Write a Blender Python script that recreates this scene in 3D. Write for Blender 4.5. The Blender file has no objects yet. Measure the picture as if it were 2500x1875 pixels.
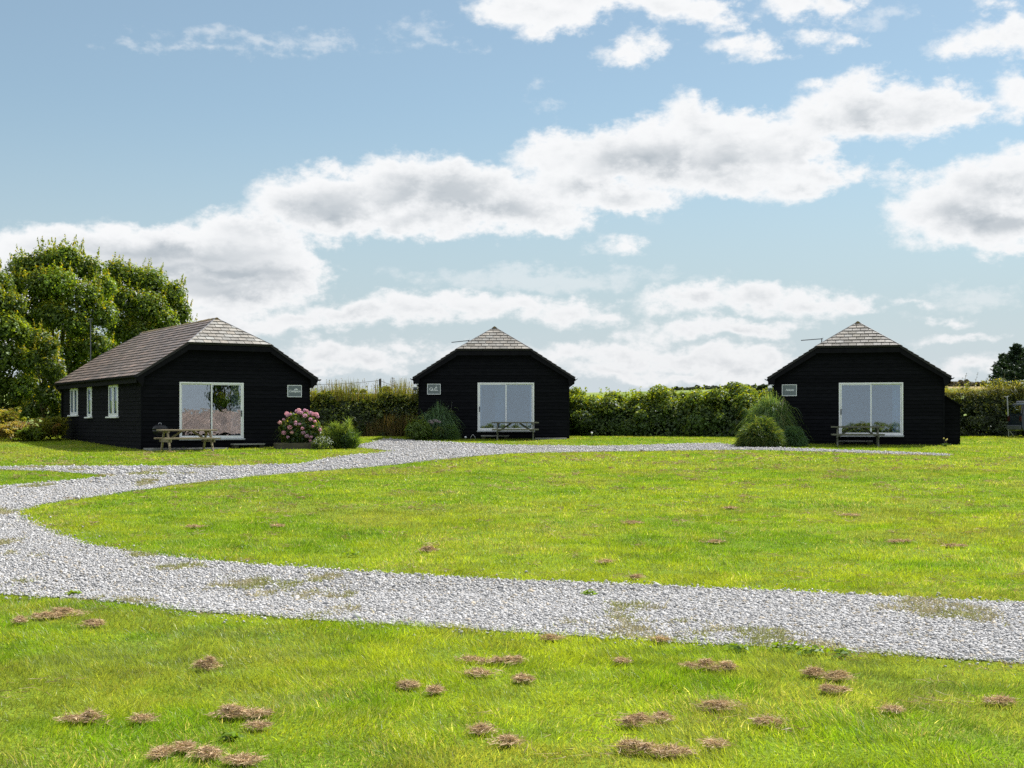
import bpy, math, random
import numpy as np
from mathutils import Vector, Matrix, geometry

rng = np.random.default_rng(11)
random.seed(11)
S = bpy.context.scene
COL = S.collection
PI = math.pi

# ------------------------------------------------------------------ place: eye, ground
F, CX, HY, EYE = 3290.0, 1250.0, 1030.0, 1.6
_yk = [-700, -60, 0, 12, 15, 25, 40, 50, 58, 65, 80, 120, 200, 320, 420, 1500]
_zk = [-8, -1.0, 0, 0, .04, .18, .46, .63, .90, .93, 1.0, 1.6, 5.0, 9.6, 10.0, 6.0]
_ys = np.arange(-720, 1500, .25)
_zs = np.interp(_ys, _yk, _zk)
_k = np.exp(-.5 * (np.arange(-24, 25) / 8.0) ** 2); _k /= _k.sum()
_zs = np.convolve(np.pad(_zs, 24, mode='edge'), _k, mode='valid')

def sstep(a, b, x):
    t = np.clip((np.asarray(x, float) - a) / (b - a), 0, 1)
    return t * t * (3 - 2 * t)

def ground(X, Y):
    X = np.asarray(X, float); Y = np.asarray(Y, float)
    z = np.interp(Y, _ys, _zs)
    z = z + sstep(120, 300, Y) * (1.0 * np.tanh((X - 45) / 30) - .3)
    z = z - 1.75 * sstep(30, 52, X) * sstep(26, 8, Y)
    return z

_tabY = np.arange(4.5, 110, .02)
_tabP = HY + F * (EYE - np.interp(_tabY, _ys, _zs)) / _tabY
def P(px, py):
    """photograph position of a point on the ground -> x, y on the ground"""
    Y = float(np.interp(-py, -_tabP, _tabY))
    return ((px - CX) / F * Y, Y)
def at(px, Y):
    return (px - CX) / F * Y
def zat(py, Y):
    return EYE + (HY - py) / F * Y
def gz(x, y):
    return float(ground(x, y))

# ------------------------------------------------------------------ noise
def _hash(ix, iy, seed):
    n = (ix.astype(np.int64) * 374761393 + iy.astype(np.int64) * 668265263 + seed * 974634777) & 0x7fffffff
    n = ((n ^ (n >> 13)) * 1274126177) & 0x7fffffff
    return ((n ^ (n >> 16)) & 0xffff) / 65535.0
def vnoise(x, y, seed=0):
    x = np.asarray(x, float); y = np.asarray(y, float)
    ix = np.floor(x); iy = np.floor(y); fx = x - ix; fy = y - iy
    fx = fx * fx * (3 - 2 * fx); fy = fy * fy * (3 - 2 * fy)
    a = _hash(ix, iy, seed); b = _hash(ix + 1, iy, seed); c = _hash(ix, iy + 1, seed); d = _hash(ix + 1, iy + 1, seed)
    return (a * (1 - fx) + b * fx) * (1 - fy) + (c * (1 - fx) + d * fx) * fy
def fbm(x, y, seed=0, oct=4):
    s = 0; a = .5; t = 0
    for k in range(oct):
        s = s + a * vnoise(x * 2 ** k, y * 2 ** k, seed + k * 17); t += a; a *= .5
    return s / t

# ------------------------------------------------------------------ materials
def new_mat(name):
    m = bpy.data.materials.new(name); m.use_nodes = True
    nt = m.node_tree; nt.nodes.clear()
    out = nt.nodes.new('ShaderNodeOutputMaterial')
    return m, nt, out
def N(nt, t, **kw):
    n = nt.nodes.new(t)
    for k, v in kw.items():
        if k.startswith('i_'):
            n.inputs[k[2:].replace('_', ' ')].default_value = v
        else:
            setattr(n, k, v)
    return n
def lk(nt, a, b): nt.links.new(a, b)

def surf_mat(name, c1, c2=None, scale=8, rough=.7, bump=0, bscale=40, spec=.4, metal=0, attr=False, stretch=None, detail=5):
    m, nt, out = new_mat(name)
    p = N(nt, 'ShaderNodeBsdfPrincipled')
    p.inputs['Roughness'].default_value = rough
    p.inputs['Specular IOR Level'].default_value = spec
    p.inputs['Metallic'].default_value = metal
    lk(nt, p.outputs[0], out.inputs[0])
    tc = N(nt, 'ShaderNodeTexCoord'); src = tc.outputs['Object']
    if stretch:
        mp = N(nt, 'ShaderNodeMapping'); mp.inputs['Scale'].default_value = stretch
        lk(nt, src, mp.inputs[0]); src = mp.outputs[0]
    c2 = c2 or tuple(x * .7 for x in c1)
    nz = N(nt, 'ShaderNodeTexNoise'); nz.inputs['Scale'].default_value = scale; nz.inputs['Detail'].default_value = detail
    lk(nt, src, nz.inputs['Vector'])
    rp = N(nt, 'ShaderNodeValToRGB')
    rp.color_ramp.elements[0].position = .32; rp.color_ramp.elements[1].position = .68
    rp.color_ramp.elements[0].color = (*c2, 1); rp.color_ramp.elements[1].color = (*c1, 1)
    lk(nt, nz.outputs['Fac'], rp.inputs[0])
    colout = rp.outputs[0]
    if attr:
        a = N(nt, 'ShaderNodeAttribute', attribute_name='Col')
        mx = N(nt, 'ShaderNodeMix', data_type='RGBA', blend_type='MULTIPLY'); mx.inputs[0].default_value = 1
        lk(nt, colout, mx.inputs[6]); lk(nt, a.outputs['Color'], mx.inputs[7]); colout = mx.outputs[2]
    lk(nt, colout, p.inputs['Base Color'])
    if bump:
        nb = N(nt, 'ShaderNodeTexNoise'); nb.inputs['Scale'].default_value = bscale; nb.inputs['Detail'].default_value = 6
        lk(nt, src, nb.inputs['Vector'])
        b = N(nt, 'ShaderNodeBump'); b.inputs['Strength'].default_value = bump; b.inputs['Distance'].default_value = .02
        lk(nt, nb.outputs['Fac'], b.inputs['Height']); lk(nt, b.outputs[0], p.inputs['Normal'])
    return m

def leaf_mat(name, trans=.42, tint=(1.25, 1.1, .55), gloss=.06, rough=.45):
    m, nt, out = new_mat(name)
    a = N(nt, 'ShaderNodeAttribute', attribute_name='Col')
    d = N(nt, 'ShaderNodeBsdfDiffuse'); lk(nt, a.outputs['Color'], d.inputs[0])
    mu = N(nt, 'ShaderNodeMix', data_type='RGBA', blend_type='MULTIPLY'); mu.inputs[0].default_value = 1
    lk(nt, a.outputs['Color'], mu.inputs[6]); mu.inputs[7].default_value = (*tint, 1)
    t = N(nt, 'ShaderNodeBsdfTranslucent'); lk(nt, mu.outputs[2], t.inputs[0])
    mx = N(nt, 'ShaderNodeMixShader'); mx.inputs[0].default_value = trans
    lk(nt, d.outputs[0], mx.inputs[1]); lk(nt, t.outputs[0], mx.inputs[2])
    o = mx.outputs[0]
    if gloss:
        g = N(nt, 'ShaderNodeBsdfGlossy'); g.inputs['Roughness'].default_value = rough; g.inputs[0].default_value = (.9, .95, 1, 1)
        m2 = N(nt, 'ShaderNodeMixShader'); m2.inputs[0].default_value = gloss
        lk(nt, o, m2.inputs[1]); lk(nt, g.outputs[0], m2.inputs[2]); o = m2.outputs[0]
    lk(nt, o, out.inputs[0])
    return m

def glass_mat(name, refl=.4, wave=.0, wscale=(3, 3, 9), tint=(.75, .82, .85)):
    m, nt, out = new_mat(name)
    t = N(nt, 'ShaderNodeBsdfTransparent'); t.inputs[0].default_value = (*tint, 1)
    g = N(nt, 'ShaderNodeBsdfGlossy'); g.inputs['Roughness'].default_value = .015; g.inputs[0].default_value = (.92, .96, 1, 1)
    mx = N(nt, 'ShaderNodeMixShader'); mx.inputs[0].default_value = refl
    lk(nt, t.outputs[0], mx.inputs[1]); lk(nt, g.outputs[0], mx.inputs[2]); lk(nt, mx.outputs[0], out.inputs[0])
    if wave:
        tc = N(nt, 'ShaderNodeTexCoord'); mp = N(nt, 'ShaderNodeMapping'); mp.inputs['Scale'].default_value = wscale
        nz = N(nt, 'ShaderNodeTexNoise'); nz.inputs['Scale'].default_value = 1; nz.inputs['Detail'].default_value = 1.5
        b = N(nt, 'ShaderNodeBump'); b.inputs['Strength'].default_value = wave; b.inputs['Distance'].default_value = .01
        lk(nt, tc.outputs['Object'], mp.inputs[0]); lk(nt, mp.outputs[0], nz.inputs['Vector'])
        lk(nt, nz.outputs['Fac'], b.inputs['Height']); lk(nt, b.outputs[0], g.inputs['Normal'])
    return m

M = {}
M['black_wood'] = surf_mat('black stained boards', (.0075, .008, .0105), (.004, .0045, .006), scale=3, rough=.85, bump=.25, bscale=60, spec=.06, stretch=(1, 1, 6), attr=True)
M['black_trim'] = surf_mat('black painted trim', (.0075, .008, .010), (.005, .005, .007), scale=6, rough=.8, spec=.08)
M['plinth'] = surf_mat('weathered concrete', (.30, .30, .27), (.16, .18, .13), scale=5, rough=.9, bump=.4)
M['slate_side'] = surf_mat('purple brown slate', (.165, .120, .098), (.090, .070, .061), scale=1.7, rough=.5, bump=.3, bscale=30, spec=.5, attr=True)
M['slate_hip'] = surf_mat('pale grey slate', (.235, .222, .198), (.135, .125, .108), scale=2.6, rough=.42, bump=.3, bscale=30, spec=.6, attr=True)
M['deck'] = surf_mat('roof felt', (.02, .02, .022), scale=5, rough=.9)
M['ridge'] = surf_mat('mossy ridge clay', (.20, .135, .075), (.11, .10, .035), scale=9, rough=.9, bump=.8, bscale=25)
M['upvc'] = surf_mat('white frame plastic', (.80, .82, .84), (.72, .74, .76), scale=4, rough=.3)
M['grey_upvc'] = surf_mat('grey aluminium edge', (.42, .45, .48), scale=4, rough=.35)
M['glass'] = glass_mat('window glass', .21, tint=(.60, .74, .86))
M['glass_wavy'] = glass_mat('rippled window glass', .29, wave=.05, wscale=(7, 7, 5), tint=(.7, .76, .82))
M['lining'] = surf_mat('room plaster', (.135, .165, .215), (.10, .125, .165), scale=2, rough=.9)
M['lining_dark'] = surf_mat('room panelling', (.10, .06, .045), (.05, .03, .025), scale=3, rough=.8)
M['curtain'] = leaf_mat('white curtain cloth', .35, (1, 1, 1), 0)
M['old_wood'] = surf_mat('weathered pale timber', (.30, .25, .165), (.18, .15, .10), scale=4, rough=.85, bump=.5, bscale=50, stretch=(1, 6, 6))
M['green_wood'] = surf_mat('dark grey green timber', (.15, .15, .115), (.08, .085, .06), scale=4, rough=.85, bump=.5, bscale=50, stretch=(1, 6, 6))  # darker and greener than the pale timber
M['dark_wood'] = surf_mat('dark bed timber', (.085, .075, .05), (.045, .042, .03), scale=5, rough=.9, bump=.5, bscale=40, stretch=(1, 5, 5))
M['slab'] = surf_mat('paving slab', (.26, .26, .25), (.18, .19, .17), scale=6, rough=.9, bump=.3)
M['sign'] = surf_mat('slate grey sign paint', (.145, .175, .19), (.115, .14, .155), scale=20, rough=.5)
M['white_paint'] = surf_mat('white sign paint', (.75, .79, .82), (.68, .72, .75), scale=9, rough=.5)
M['steel'] = surf_mat('dull galvanised steel', (.45, .46, .48), (.33, .34, .36), scale=12, rough=.45, metal=.6)
M['lead'] = surf_mat('dark lead grey', (.09, .10, .12), scale=10, rough=.6)
M['bark'] = surf_mat('grey brown bark', (.10, .075, .05), (.05, .04, .028), scale=7, rough=.95, bump=1, bscale=14, stretch=(3, 3, .6))
M['enamel'] = surf_mat('black enamel', (.008, .009, .012), scale=3, rough=.35, spec=.3)
M['leaf'] = leaf_mat('leaves', .52, (1.5, 1.3, .45), .02)
M['leaf_matt'] = leaf_mat('hedgerow and conifer leaves', .30, (1.2, 1.1, .6), .025)  # less translucent than the other leaves
M['grass'] = leaf_mat('grass blades', .52, (1.3, 1.2, .5), .015, .4)
M['straw'] = leaf_mat('dry cut grass', .22, (1.1, 1, .8), .015)
M['petal'] = leaf_mat('petals', .35, (1.1, .95, 1), 0)
M['stone'] = surf_mat('limestone chips', (1, 1, 1), (.80, .82, .86), scale=30, rough=.8, attr=True)
M['car'] = surf_mat('dark blue car paint', (.012, .020, .035), (.010, .016, .03), scale=2, rough=.15, spec=.6)
M['tyre'] = surf_mat('tyre rubber', (.02, .02, .02), scale=9, rough=.85)
M['car_glass'] = glass_mat('tinted car glass', .45, tint=(.12, .2, .25))

# ------------------------------------------------------------------ mesh helpers
def link(name, me, mat=None, parent=None, loc=None):
    o = bpy.data.objects.new(name, me); COL.objects.link(o)
    if mat is not None and me is not None: me.materials.append(mat)
    if parent is not None: o.parent = parent
    if loc is not None: o.location = loc
    return o
def tag(o, label=None, cat=None, group=None, kind=None):
    if label: o['label'] = label
    if cat: o['category'] = cat
    if group: o['group'] = group
    if kind: o['kind'] = kind
    return o
def thing(name, label, cat, loc, rot=0, group=None):
    o = bpy.data.objects.new(name, None); COL.objects.link(o)
    o.location = loc; o.rotation_euler = (0, 0, rot); o.empty_display_size = .2
    return tag(o, label, cat, group)

def np_mesh(name, verts, polys, cols=None):
    """polys: list of (M,k) int arrays; cols per vertex"""
    me = bpy.data.meshes.new(name)
    verts = np.ascontiguousarray(verts, np.float32)
    me.vertices.add(len(verts)); me.vertices.foreach_set('co', verts.ravel())
    loops = np.concatenate([p.ravel() for p in polys]).astype(np.int32)
    cnt = np.concatenate([np.full(len(p), p.shape[1], np.int32) for p in polys])
    start = np.concatenate([[0], np.cumsum(cnt)[:-1]]).astype(np.int32)
    me.loops.add(len(loops)); me.loops.foreach_set('vertex_index', loops)
    me.polygons.add(len(cnt)); me.polygons.foreach_set('loop_start', start)
    me.update(calc_edges=True)
    if cols is not None:
        a = me.color_attributes.new('Col', 'FLOAT_COLOR', 'POINT')
        c = np.ones((len(verts), 4), np.float32); c[:, :3] = cols
        a.data.foreach_set('color', c.ravel())
    return me

class MB:
    def __init__(s): s.v = []; s.f = []; s.c = []
    def add(s, vs, fs, col=(1, 1, 1)):
        b = len(s.v); s.v += [tuple(v) for v in vs]; s.f += [tuple(i + b for i in f) for f in fs]; s.c += [col] * len(vs)
    def box(s, x0, x1, y0, y1, z0, z1, col=(1, 1, 1)):
        vs = [(x, y, z) for z in (z0, z1) for y in (y0, y1) for x in (x0, x1)]
        s.add(vs, [(0, 2, 3, 1), (4, 5, 7, 6), (0, 1, 5, 4), (2, 6, 7, 3), (0, 4, 6, 2), (1, 3, 7, 5)], col)
    def beam(s, p, q, w, h, up=(0, 0, 1), col=(1, 1, 1)):
        p = Vector(p); q = Vector(q); d = (q - p).normalized(); u = Vector(up)
        a = d.cross(u)
        if a.length < 1e-4: a = d.cross(Vector((1, 0, 0)))
        a.normalize(); b = a.cross(d).normalized()
        vs = []
        for c in (p, q):
            for i, j in ((-1, -1), (1, -1), (1, 1), (-1, 1)):
                vs.append(c + a * (i * w / 2) + b * (j * h / 2))
        s.add(vs, [(0, 1, 2, 3), (7, 6, 5, 4), (0, 4, 5, 1), (1, 5, 6, 2), (2, 6, 7, 3), (3, 7, 4, 0)], col)
    def tube(s, pts, r, n=8, col=(1, 1, 1)):
        pts = [Vector(p) for p in pts]; rs = r if isinstance(r, (list, tuple)) else [r] * len(pts)
        vs = []; fs = []
        for i, p in enumerate(pts):
            d = (pts[min(i + 1, len(pts) - 1)] - pts[max(i - 1, 0)]).normalized()
            a = d.cross(Vector((0, 0, 1)))
            if a.length < .05: a = d.cross(Vector((0, 1, 0)))
            a.normalize(); b = a.cross(d)
            for k in range(n):
                t = 2 * PI * k / n
                vs.append(p + (a * math.cos(t) + b * math.sin(t)) * rs[i])
        for i in range(len(pts) - 1):
            for k in range(n):
                fs.append((i * n + k, i * n + (k + 1) % n, (i + 1) * n + (k + 1) % n, (i + 1) * n + k))
        fs.append(tuple(range(n))[::-1]); fs.append(tuple((len(pts) - 1) * n + k for k in range(n)))
        s.add(vs, fs, col)
    def lathe(s, prof, n=24, c=(0, 0, 0), col=(1, 1, 1)):
        vs = []; fs = []
        for r, z in prof:
            for k in range(n):
                t = 2 * PI * k / n; vs.append((c[0] + r * math.cos(t), c[1] + r * math.sin(t), c[2] + z))
        for i in range(len(prof) - 1):
            for k in range(n):
                fs.append((i * n + k, i * n + (k + 1) % n, (i + 1) * n + (k + 1) % n, (i + 1) * n + k))
        fs.append(tuple(range(n))[::-1]); fs.append(tuple((len(prof) - 1) * n + k for k in range(n)))
        s.add(vs, fs, col)
    def prism(s, poly, off, col=(1, 1, 1)):
        """poly: 3-D points, extruded by the vector off"""
        n = len(poly); off = Vector(off)
        vs = [Vector(p) for p in poly] + [Vector(p) + off for p in poly]
        fs = [tuple(range(n)), tuple(range(2 * n - 1, n - 1, -1))]
        fs += [(i, n + i, n + (i + 1) % n, (i + 1) % n) for i in range(n)]
        s.add(vs, fs, col)
    def ball(s, c, r, n=10, m=6, sq=1, col=(1, 1, 1)):
        s.lathe([(max(.001, r * math.sin(PI * i / m)), -r * sq * math.cos(PI * i / m)) for i in range(m + 1)], n, c, col)
    def build(s, name, mat, parent=None, smooth=False, bevel=0):
        me = bpy.data.meshes.new(name); me.from_pydata(s.v, [], s.f); me.update()
        a = me.color_attributes.new('Col', 'FLOAT_COLOR', 'POINT')
        c = np.ones((len(s.v), 4), np.float32); c[:, :3] = s.c; a.data.foreach_set('color', c.ravel())
        import bmesh
        bm = bmesh.new(); bm.from_mesh(me); bmesh.ops.recalc_face_normals(bm, faces=bm.faces); bm.to_mesh(me); bm.free()
        if smooth:
            me.polygons.foreach_set('use_smooth', [True] * len(me.polygons))
        o = link(name, me, mat, parent)
        if bevel:
            b = o.modifiers.new('bevel', 'BEVEL'); b.width = bevel; b.segments = 2; b.limit_method = 'ANGLE'
        return o

def unit(a):
    return a / np.maximum(np.linalg.norm(a, axis=-1, keepdims=True), 1e-9)
def rdir(n):
    return unit(rng.normal(size=(n, 3)))

class Green:
    """many leaf-size faces and strips gathered into one mesh"""
    def __init__(s): s.v = []; s.q = []; s.t = []; s.c = []; s.n = 0
    def _push(s, v, quads, cols, tris=None):
        s.v.append(v); s.c.append(cols)
        if quads is not None and len(quads): s.q.append(quads + s.n)
        if tris is not None and len(tris): s.t.append(tris + s.n)
        s.n += len(v)
    def leaves(s, c, nrm, size, aspect, cols, axis=None):
        n = len(c); nrm = unit(nrm)
        t = rdir(n) if axis is None else unit(axis + .35 * rng.normal(size=(n, 3)))
        t = unit(t - nrm * (t * nrm).sum(1, keepdims=True)); b = np.cross(nrm, t)
        sz = (size * np.ones(n))[:, None]; asp = (aspect * np.ones(n))[:, None]
        v = np.stack([c - t * sz * .5, c + b * sz * asp * .5 - t * sz * .05, c + t * sz * .5, c - b * sz * asp * .5 - t * sz * .05], 1)
        v[:, 1] += nrm * sz * .12; v[:, 3] += nrm * sz * .12
        idx = np.arange(n * 4).reshape(n, 4)
        s._push(v.reshape(-1, 3), idx, np.repeat(cols, 4, 0))
    def strips(s, L, w, cols, side=None, tip=0.0):
        """L: (n,k,3) centre lines; w: width at the base (n,)"""
        n, k, _ = L.shape
        d = unit(L[:, -1] - L[:, 0])
        if side is None:
            r = rdir(n); side = unit(np.cross(d, r))
        prof = np.linspace(1, tip, k) ** .7 if tip == 0 else np.linspace(1, tip, k)
        off = side[:, None, :] * (np.asarray(w) * np.ones(n))[:, None, None] * prof[None, :, None] * .5
        v = np.stack([L - off, L + off], 2).reshape(n, k * 2, 3)
        base = np.arange(k - 1) * 2
        f = np.stack([base, base + 1, base + 3, base + 2], 1)
        idx = (np.arange(n) * k * 2)[:, None, None] + f[None]
        cc = np.repeat(cols, k * 2, 0) if cols.ndim == 2 else cols.reshape(-1, 3).repeat(2, 0)
        s._push(v.reshape(-1, 3), idx.reshape(-1, 4), cc)
    def tri_blades(s, base, tipv, w, cols):
        n = len(base); d = tipv - base
        side = unit(np.cross(d, rdir(n))) * (np.asarray(w) * np.ones(n))[:, None] * .5
        v = np.stack([base - side, base + side, tipv], 1).reshape(-1, 3)
        s._push(v, None, np.repeat(cols, 3, 0), np.arange(n * 3).reshape(n, 3))
    def build(s, name, mat, parent=None):
        polys = []
        if s.q: polys.append(np.concatenate(s.q))
        if s.t: polys.append(np.concatenate(s.t))
        me = np_mesh(name, np.concatenate(s.v), polys, np.concatenate(s.c))
        return link(name, me, mat, parent)

def pal(n, *cw, var=.18):
    """n colours drawn from weighted palette entries (colour, weight)"""
    cs = np.array([c for c, w in cw], float); ws = np.array([w for c, w in cw], float); ws /= ws.sum()
    i = rng.choice(len(cs), n, p=ws)
    return cs[i] * np.exp(rng.normal(0, var, (n, 1)))

# ------------------------------------------------------------------ gravel outline
def ground_poly(pts):
    return np.array([P(*p) for p in pts])
GR = ground_poly([(-900, 1452), (0, 1450), (226, 1464), (452, 1490), (791, 1518), (1130, 1537), (1469, 1560), (1808, 1577), (2147, 1599), (2500, 1616), (3300, 1668),
      (3300, 1512), (2500, 1475), (1921, 1447), (1469, 1426), (1130, 1413), (791, 1392), (452, 1368), (226, 1333), (113, 1294), (62, 1268), (45, 1249), (62, 1241), (113, 1230),
      (226, 1213), (452, 1181), (678, 1158), (904, 1141), (1130, 1117), (1243, 1107.5), (1469, 1103), (1695, 1100), (1853, 1099), (2034, 1104), (2200, 1110), (2320, 1113.5),
      (2320, 1109), (2147, 1102), (1978, 1096), (1921, 1094), (1808, 1088), (1751, 1083), (1673, 1083), (1582, 1087), (1469, 1089.5), (1243, 1087), (1130, 1081.5),
      (1017, 1076.5), (972, 1073), (940, 1072), (911, 1079), (890, 1084), (868, 1088.5), (868, 1091), (905, 1096), (958, 1102.5), (930, 1106), (859, 1111), (797, 1120), (734, 1133), (565, 1138),
      (113, 1139), (0, 1140), (-500, 1142), (-900, 1143)])
IS = ground_poly([(-900, 1146), (-500, 1146.5), (0, 1147.5), (113, 1150), (254, 1160), (290, 1163), (170, 1173), (56, 1183), (0, 1188), (-300, 1212), (-700, 1240), (-900, 1246)])
def densify(poly, step=.35, amp=.10, seed=3):
    out = []
    for i in range(len(poly)):
        a = poly[i]; b = poly[(i + 1) % len(poly)]; L = np.linalg.norm(b - a); k = max(1, int(L / step))
        nrm = np.array([-(b - a)[1], (b - a)[0]]) / max(L, 1e-6)
        for j in range(k):
            p = a + (b - a) * j / k
            out.append(p + nrm * amp * 2 * (fbm(np.array([p[0] * 1.6]), np.array([p[1] * 1.6]), seed, 3)[0] - .5))
    return np.array(out)
GRd = densify(GR); ISd = densify(IS, seed=9)
def inpoly(x, y, poly):
    r = np.zeros(len(x), bool)
    px, py = poly[:, 0], poly[:, 1]; j = len(poly) - 1
    for i in range(len(poly)):
        yi, yj = py[i], py[j]
        if yi != yj:
            m = (yi > y) != (yj > y)
            if m.any():
                xi = (px[j] - px[i]) * (y - yi) / (yj - yi) + px[i]
                r ^= m & (x < xi)
        j = i
    return r
def in_gravel(x, y):
    return inpoly(x, y, GRd) & ~inpoly(x, y, ISd)

# ------------------------------------------------------------------ ground sheet
def axis(segs):
    out = []
    for a, b, n in segs: out += list(np.linspace(a, b, n, endpoint=False))
    out.append(segs[-1][1]); return np.array(out)
gx = axis([(-1400, -200, 12), (-200, -60, 14), (-60, 60, 120), (60, 200, 28), (200, 1400, 12)])
gy = axis([(-700, -60, 16), (-60, 0, 20), (0, 90, 180), (90, 340, 60), (340, 1400, 20)])
GX, GY = np.meshgrid(gx, gy)
gv = np.stack([GX, GY, ground(GX, GY)], -1).reshape(-1, 3)
nx, ny = len(gx), len(gy)
ii = (np.arange(ny - 1)[:, None] * nx + np.arange(nx - 1)[None]).ravel()
gme = np_mesh('ground', gv, [np.stack([ii, ii + 1, ii + nx + 1, ii + nx], 1)])
gme.polygons.foreach_set('use_smooth', [True] * len(gme.polygons))
def ground_mat():
    m, nt, out = new_mat('lawn turf')
    p = N(nt, 'ShaderNodeBsdfPrincipled'); p.inputs['Roughness'].default_value = 1; p.inputs['Specular IOR Level'].default_value = .1
    tc = N(nt, 'ShaderNodeTexCoord')
    n1 = N(nt, 'ShaderNodeTexNoise'); n1.inputs['Scale'].default_value = .45; n1.inputs['Detail'].default_value = 6; lk(nt, tc.outputs['Object'], n1.inputs['Vector'])
    r1 = N(nt, 'ShaderNodeValToRGB'); e = r1.color_ramp.elements
    e[0].position = .3; e[0].color = (.095, .165, .010, 1); e[1].position = .7; e[1].color = (.165, .225, .018, 1)
    lk(nt, n1.outputs['Fac'], r1.inputs[0])
    n2 = N(nt, 'ShaderNodeTexNoise'); n2.inputs['Scale'].default_value = 28; n2.inputs['Detail'].default_value = 4; lk(nt, tc.outputs['Object'], n2.inputs['Vector'])
    mr = N(nt, 'ShaderNodeMapRange'); mr.inputs[1].default_value = .3; mr.inputs[2].default_value = .7; mr.inputs[3].default_value = .55; mr.inputs[4].default_value = 1.25
    lk(nt, n2.outputs['Fac'], mr.inputs[0])
    vm = N(nt, 'ShaderNodeVectorMath', operation='SCALE'); lk(nt, r1.outputs[0], vm.inputs[0]); lk(nt, mr.outputs[0], vm.inputs[3])
    # far fields beyond the hedges: one pale green, one stubble brown
    sp = N(nt, 'ShaderNodeSeparateXYZ'); lk(nt, tc.outputs['Object'], sp.inputs[0])
    fy = N(nt, 'ShaderNodeMapRange'); fy.inputs[1].default_value = 90; fy.inputs[2].default_value = 110; lk(nt, sp.outputs[1], fy.inputs[0])
    fx = N(nt, 'ShaderNodeMapRange'); fx.inputs[1].default_value = 88; fx.inputs[2].default_value = 92; lk(nt, sp.outputs[0], fx.inputs[0])
    n3 = N(nt, 'ShaderNodeTexNoise'); n3.inputs['Scale'].default_value = .06; n3.inputs['Detail'].default_value = 5; lk(nt, tc.outputs['Object'], n3.inputs['Vector'])
    r3 = N(nt, 'ShaderNodeValToRGB'); e = r3.color_ramp.elements; e[0].position = .35; e[0].color = (.11, .16, .04, 1); e[1].position = .7; e[1].color = (.17, .21, .06, 1)
    lk(nt, n3.outputs['Fac'], r3.inputs[0])
    mb = N(nt, 'ShaderNodeMix', data_type='RGBA'); lk(nt, fx.outputs[0], mb.inputs[0]); lk(nt, r3.outputs[0], mb.inputs[6]); mb.inputs[7].default_value = (.24, .19, .09, 1)
    ma = N(nt, 'ShaderNodeMix', data_type='RGBA'); lk(nt, fy.outputs[0], ma.inputs[0]); lk(nt, vm.outputs[0], ma.inputs[6]); lk(nt, mb.outputs[2], ma.inputs[7])
    lk(nt, ma.outputs[2], p.inputs['Base Color'])
    b = N(nt, 'ShaderNodeBump'); b.inputs['Strength'].default_value = .8; b.inputs['Distance'].default_value = .05
    lk(nt, n2.outputs['Fac'], b.inputs['Height']); lk(nt, b.outputs[0], p.inputs['Normal'])
    lk(nt, p.outputs[0], out.inputs[0]); return m
tag(link('ground', gme, ground_mat()), kind='structure')

# gravel sheet
def sheet(name, poly, holes, mat, lift):
    pts = [Vector((float(a), float(b))) for a, b in poly]; faces = [list(range(len(poly)))]
    for h in holes:
        k = len(pts); pts += [Vector((float(a), float(b))) for a, b in h]; faces.append(list(range(k, len(pts)))[::-1])
    x0, y0 = poly.min(0); x1, y1 = poly.max(0)
    q = []
    for yy in np.arange(y0, y1, .7):
        st = .7 if yy < 30 else 1.4
        xx = np.arange(x0, x1, st); q.append(np.stack([xx + rng.uniform(-.2, .2, len(xx)), np.full(len(xx), yy) + rng.uniform(-.2, .2, len(xx))], 1))
    q = np.concatenate(q); q = q[in_gravel(q[:, 0], q[:, 1])]
    pts += [Vector((float(a), float(b))) for a, b in q]
    r = geometry.delaunay_2d_cdt(pts, [], faces, 0, 1e-5)
    V = np.array([tuple(v) for v in r[0]]); T = np.array([f for f in r[2] if len(f) == 3])
    c = V[T].mean(1); T = T[in_gravel(c[:, 0], c[:, 1])]
    v3 = np.column_stack([V, ground(V[:, 0], V[:, 1]) + lift])
    return link(name, np_mesh(name, v3, [T]), mat)
def gravel_mat():
    m, nt, out = new_mat('limestone gravel')
    p = N(nt, 'ShaderNodeBsdfPrincipled'); p.inputs['Roughness'].default_value = .9; p.inputs['Specular IOR Level'].default_value = .2
    tc = N(nt, 'ShaderNodeTexCoord')
    vo = N(nt, 'ShaderNodeTexVoronoi'); vo.inputs['Scale'].default_value = 24; lk(nt, tc.outputs['Object'], vo.inputs['Vector'])
    r = N(nt, 'ShaderNodeValToRGB'); e = r.color_ramp.elements; e[0].position = 0; e[0].color = (.15, .15, .15, 1); e[1].position = 1; e[1].color = (.36, .36, .355, 1)
    lk(nt, vo.outputs['Color'], r.inputs[0])
    n1 = N(nt, 'ShaderNodeTexNoise'); n1.inputs['Scale'].default_value = .9; n1.inputs['Detail'].default_value = 6; lk(nt, tc.outputs['Object'], n1.inputs['Vector'])
    mr = N(nt, 'ShaderNodeMapRange'); mr.inputs[1].default_value = .55; mr.inputs[2].default_value = .72; mr.inputs[3].default_value = 0; mr.inputs[4].default_value = .6; lk(nt, n1.outputs['Fac'], mr.inputs[0])
    mx = N(nt, 'ShaderNodeMix', data_type='RGBA'); lk(nt, mr.outputs[0], mx.inputs[0]); lk(nt, r.outputs[0], mx.inputs[6]); mx.inputs[7].default_value = (.24, .215, .125, 1)
    lk(nt, mx.outputs[2], p.inputs['Base Color'])
    b = N(nt, 'ShaderNodeBump'); b.inputs['Strength'].default_value = 1; b.inputs['Distance'].default_value = .03; b.invert = True
    lk(nt, vo.outputs['Distance'], b.inputs['Height']); lk(nt, b.outputs[0], p.inputs['Normal'])
    lk(nt, p.outputs[0], out.inputs[0]); return m
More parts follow.
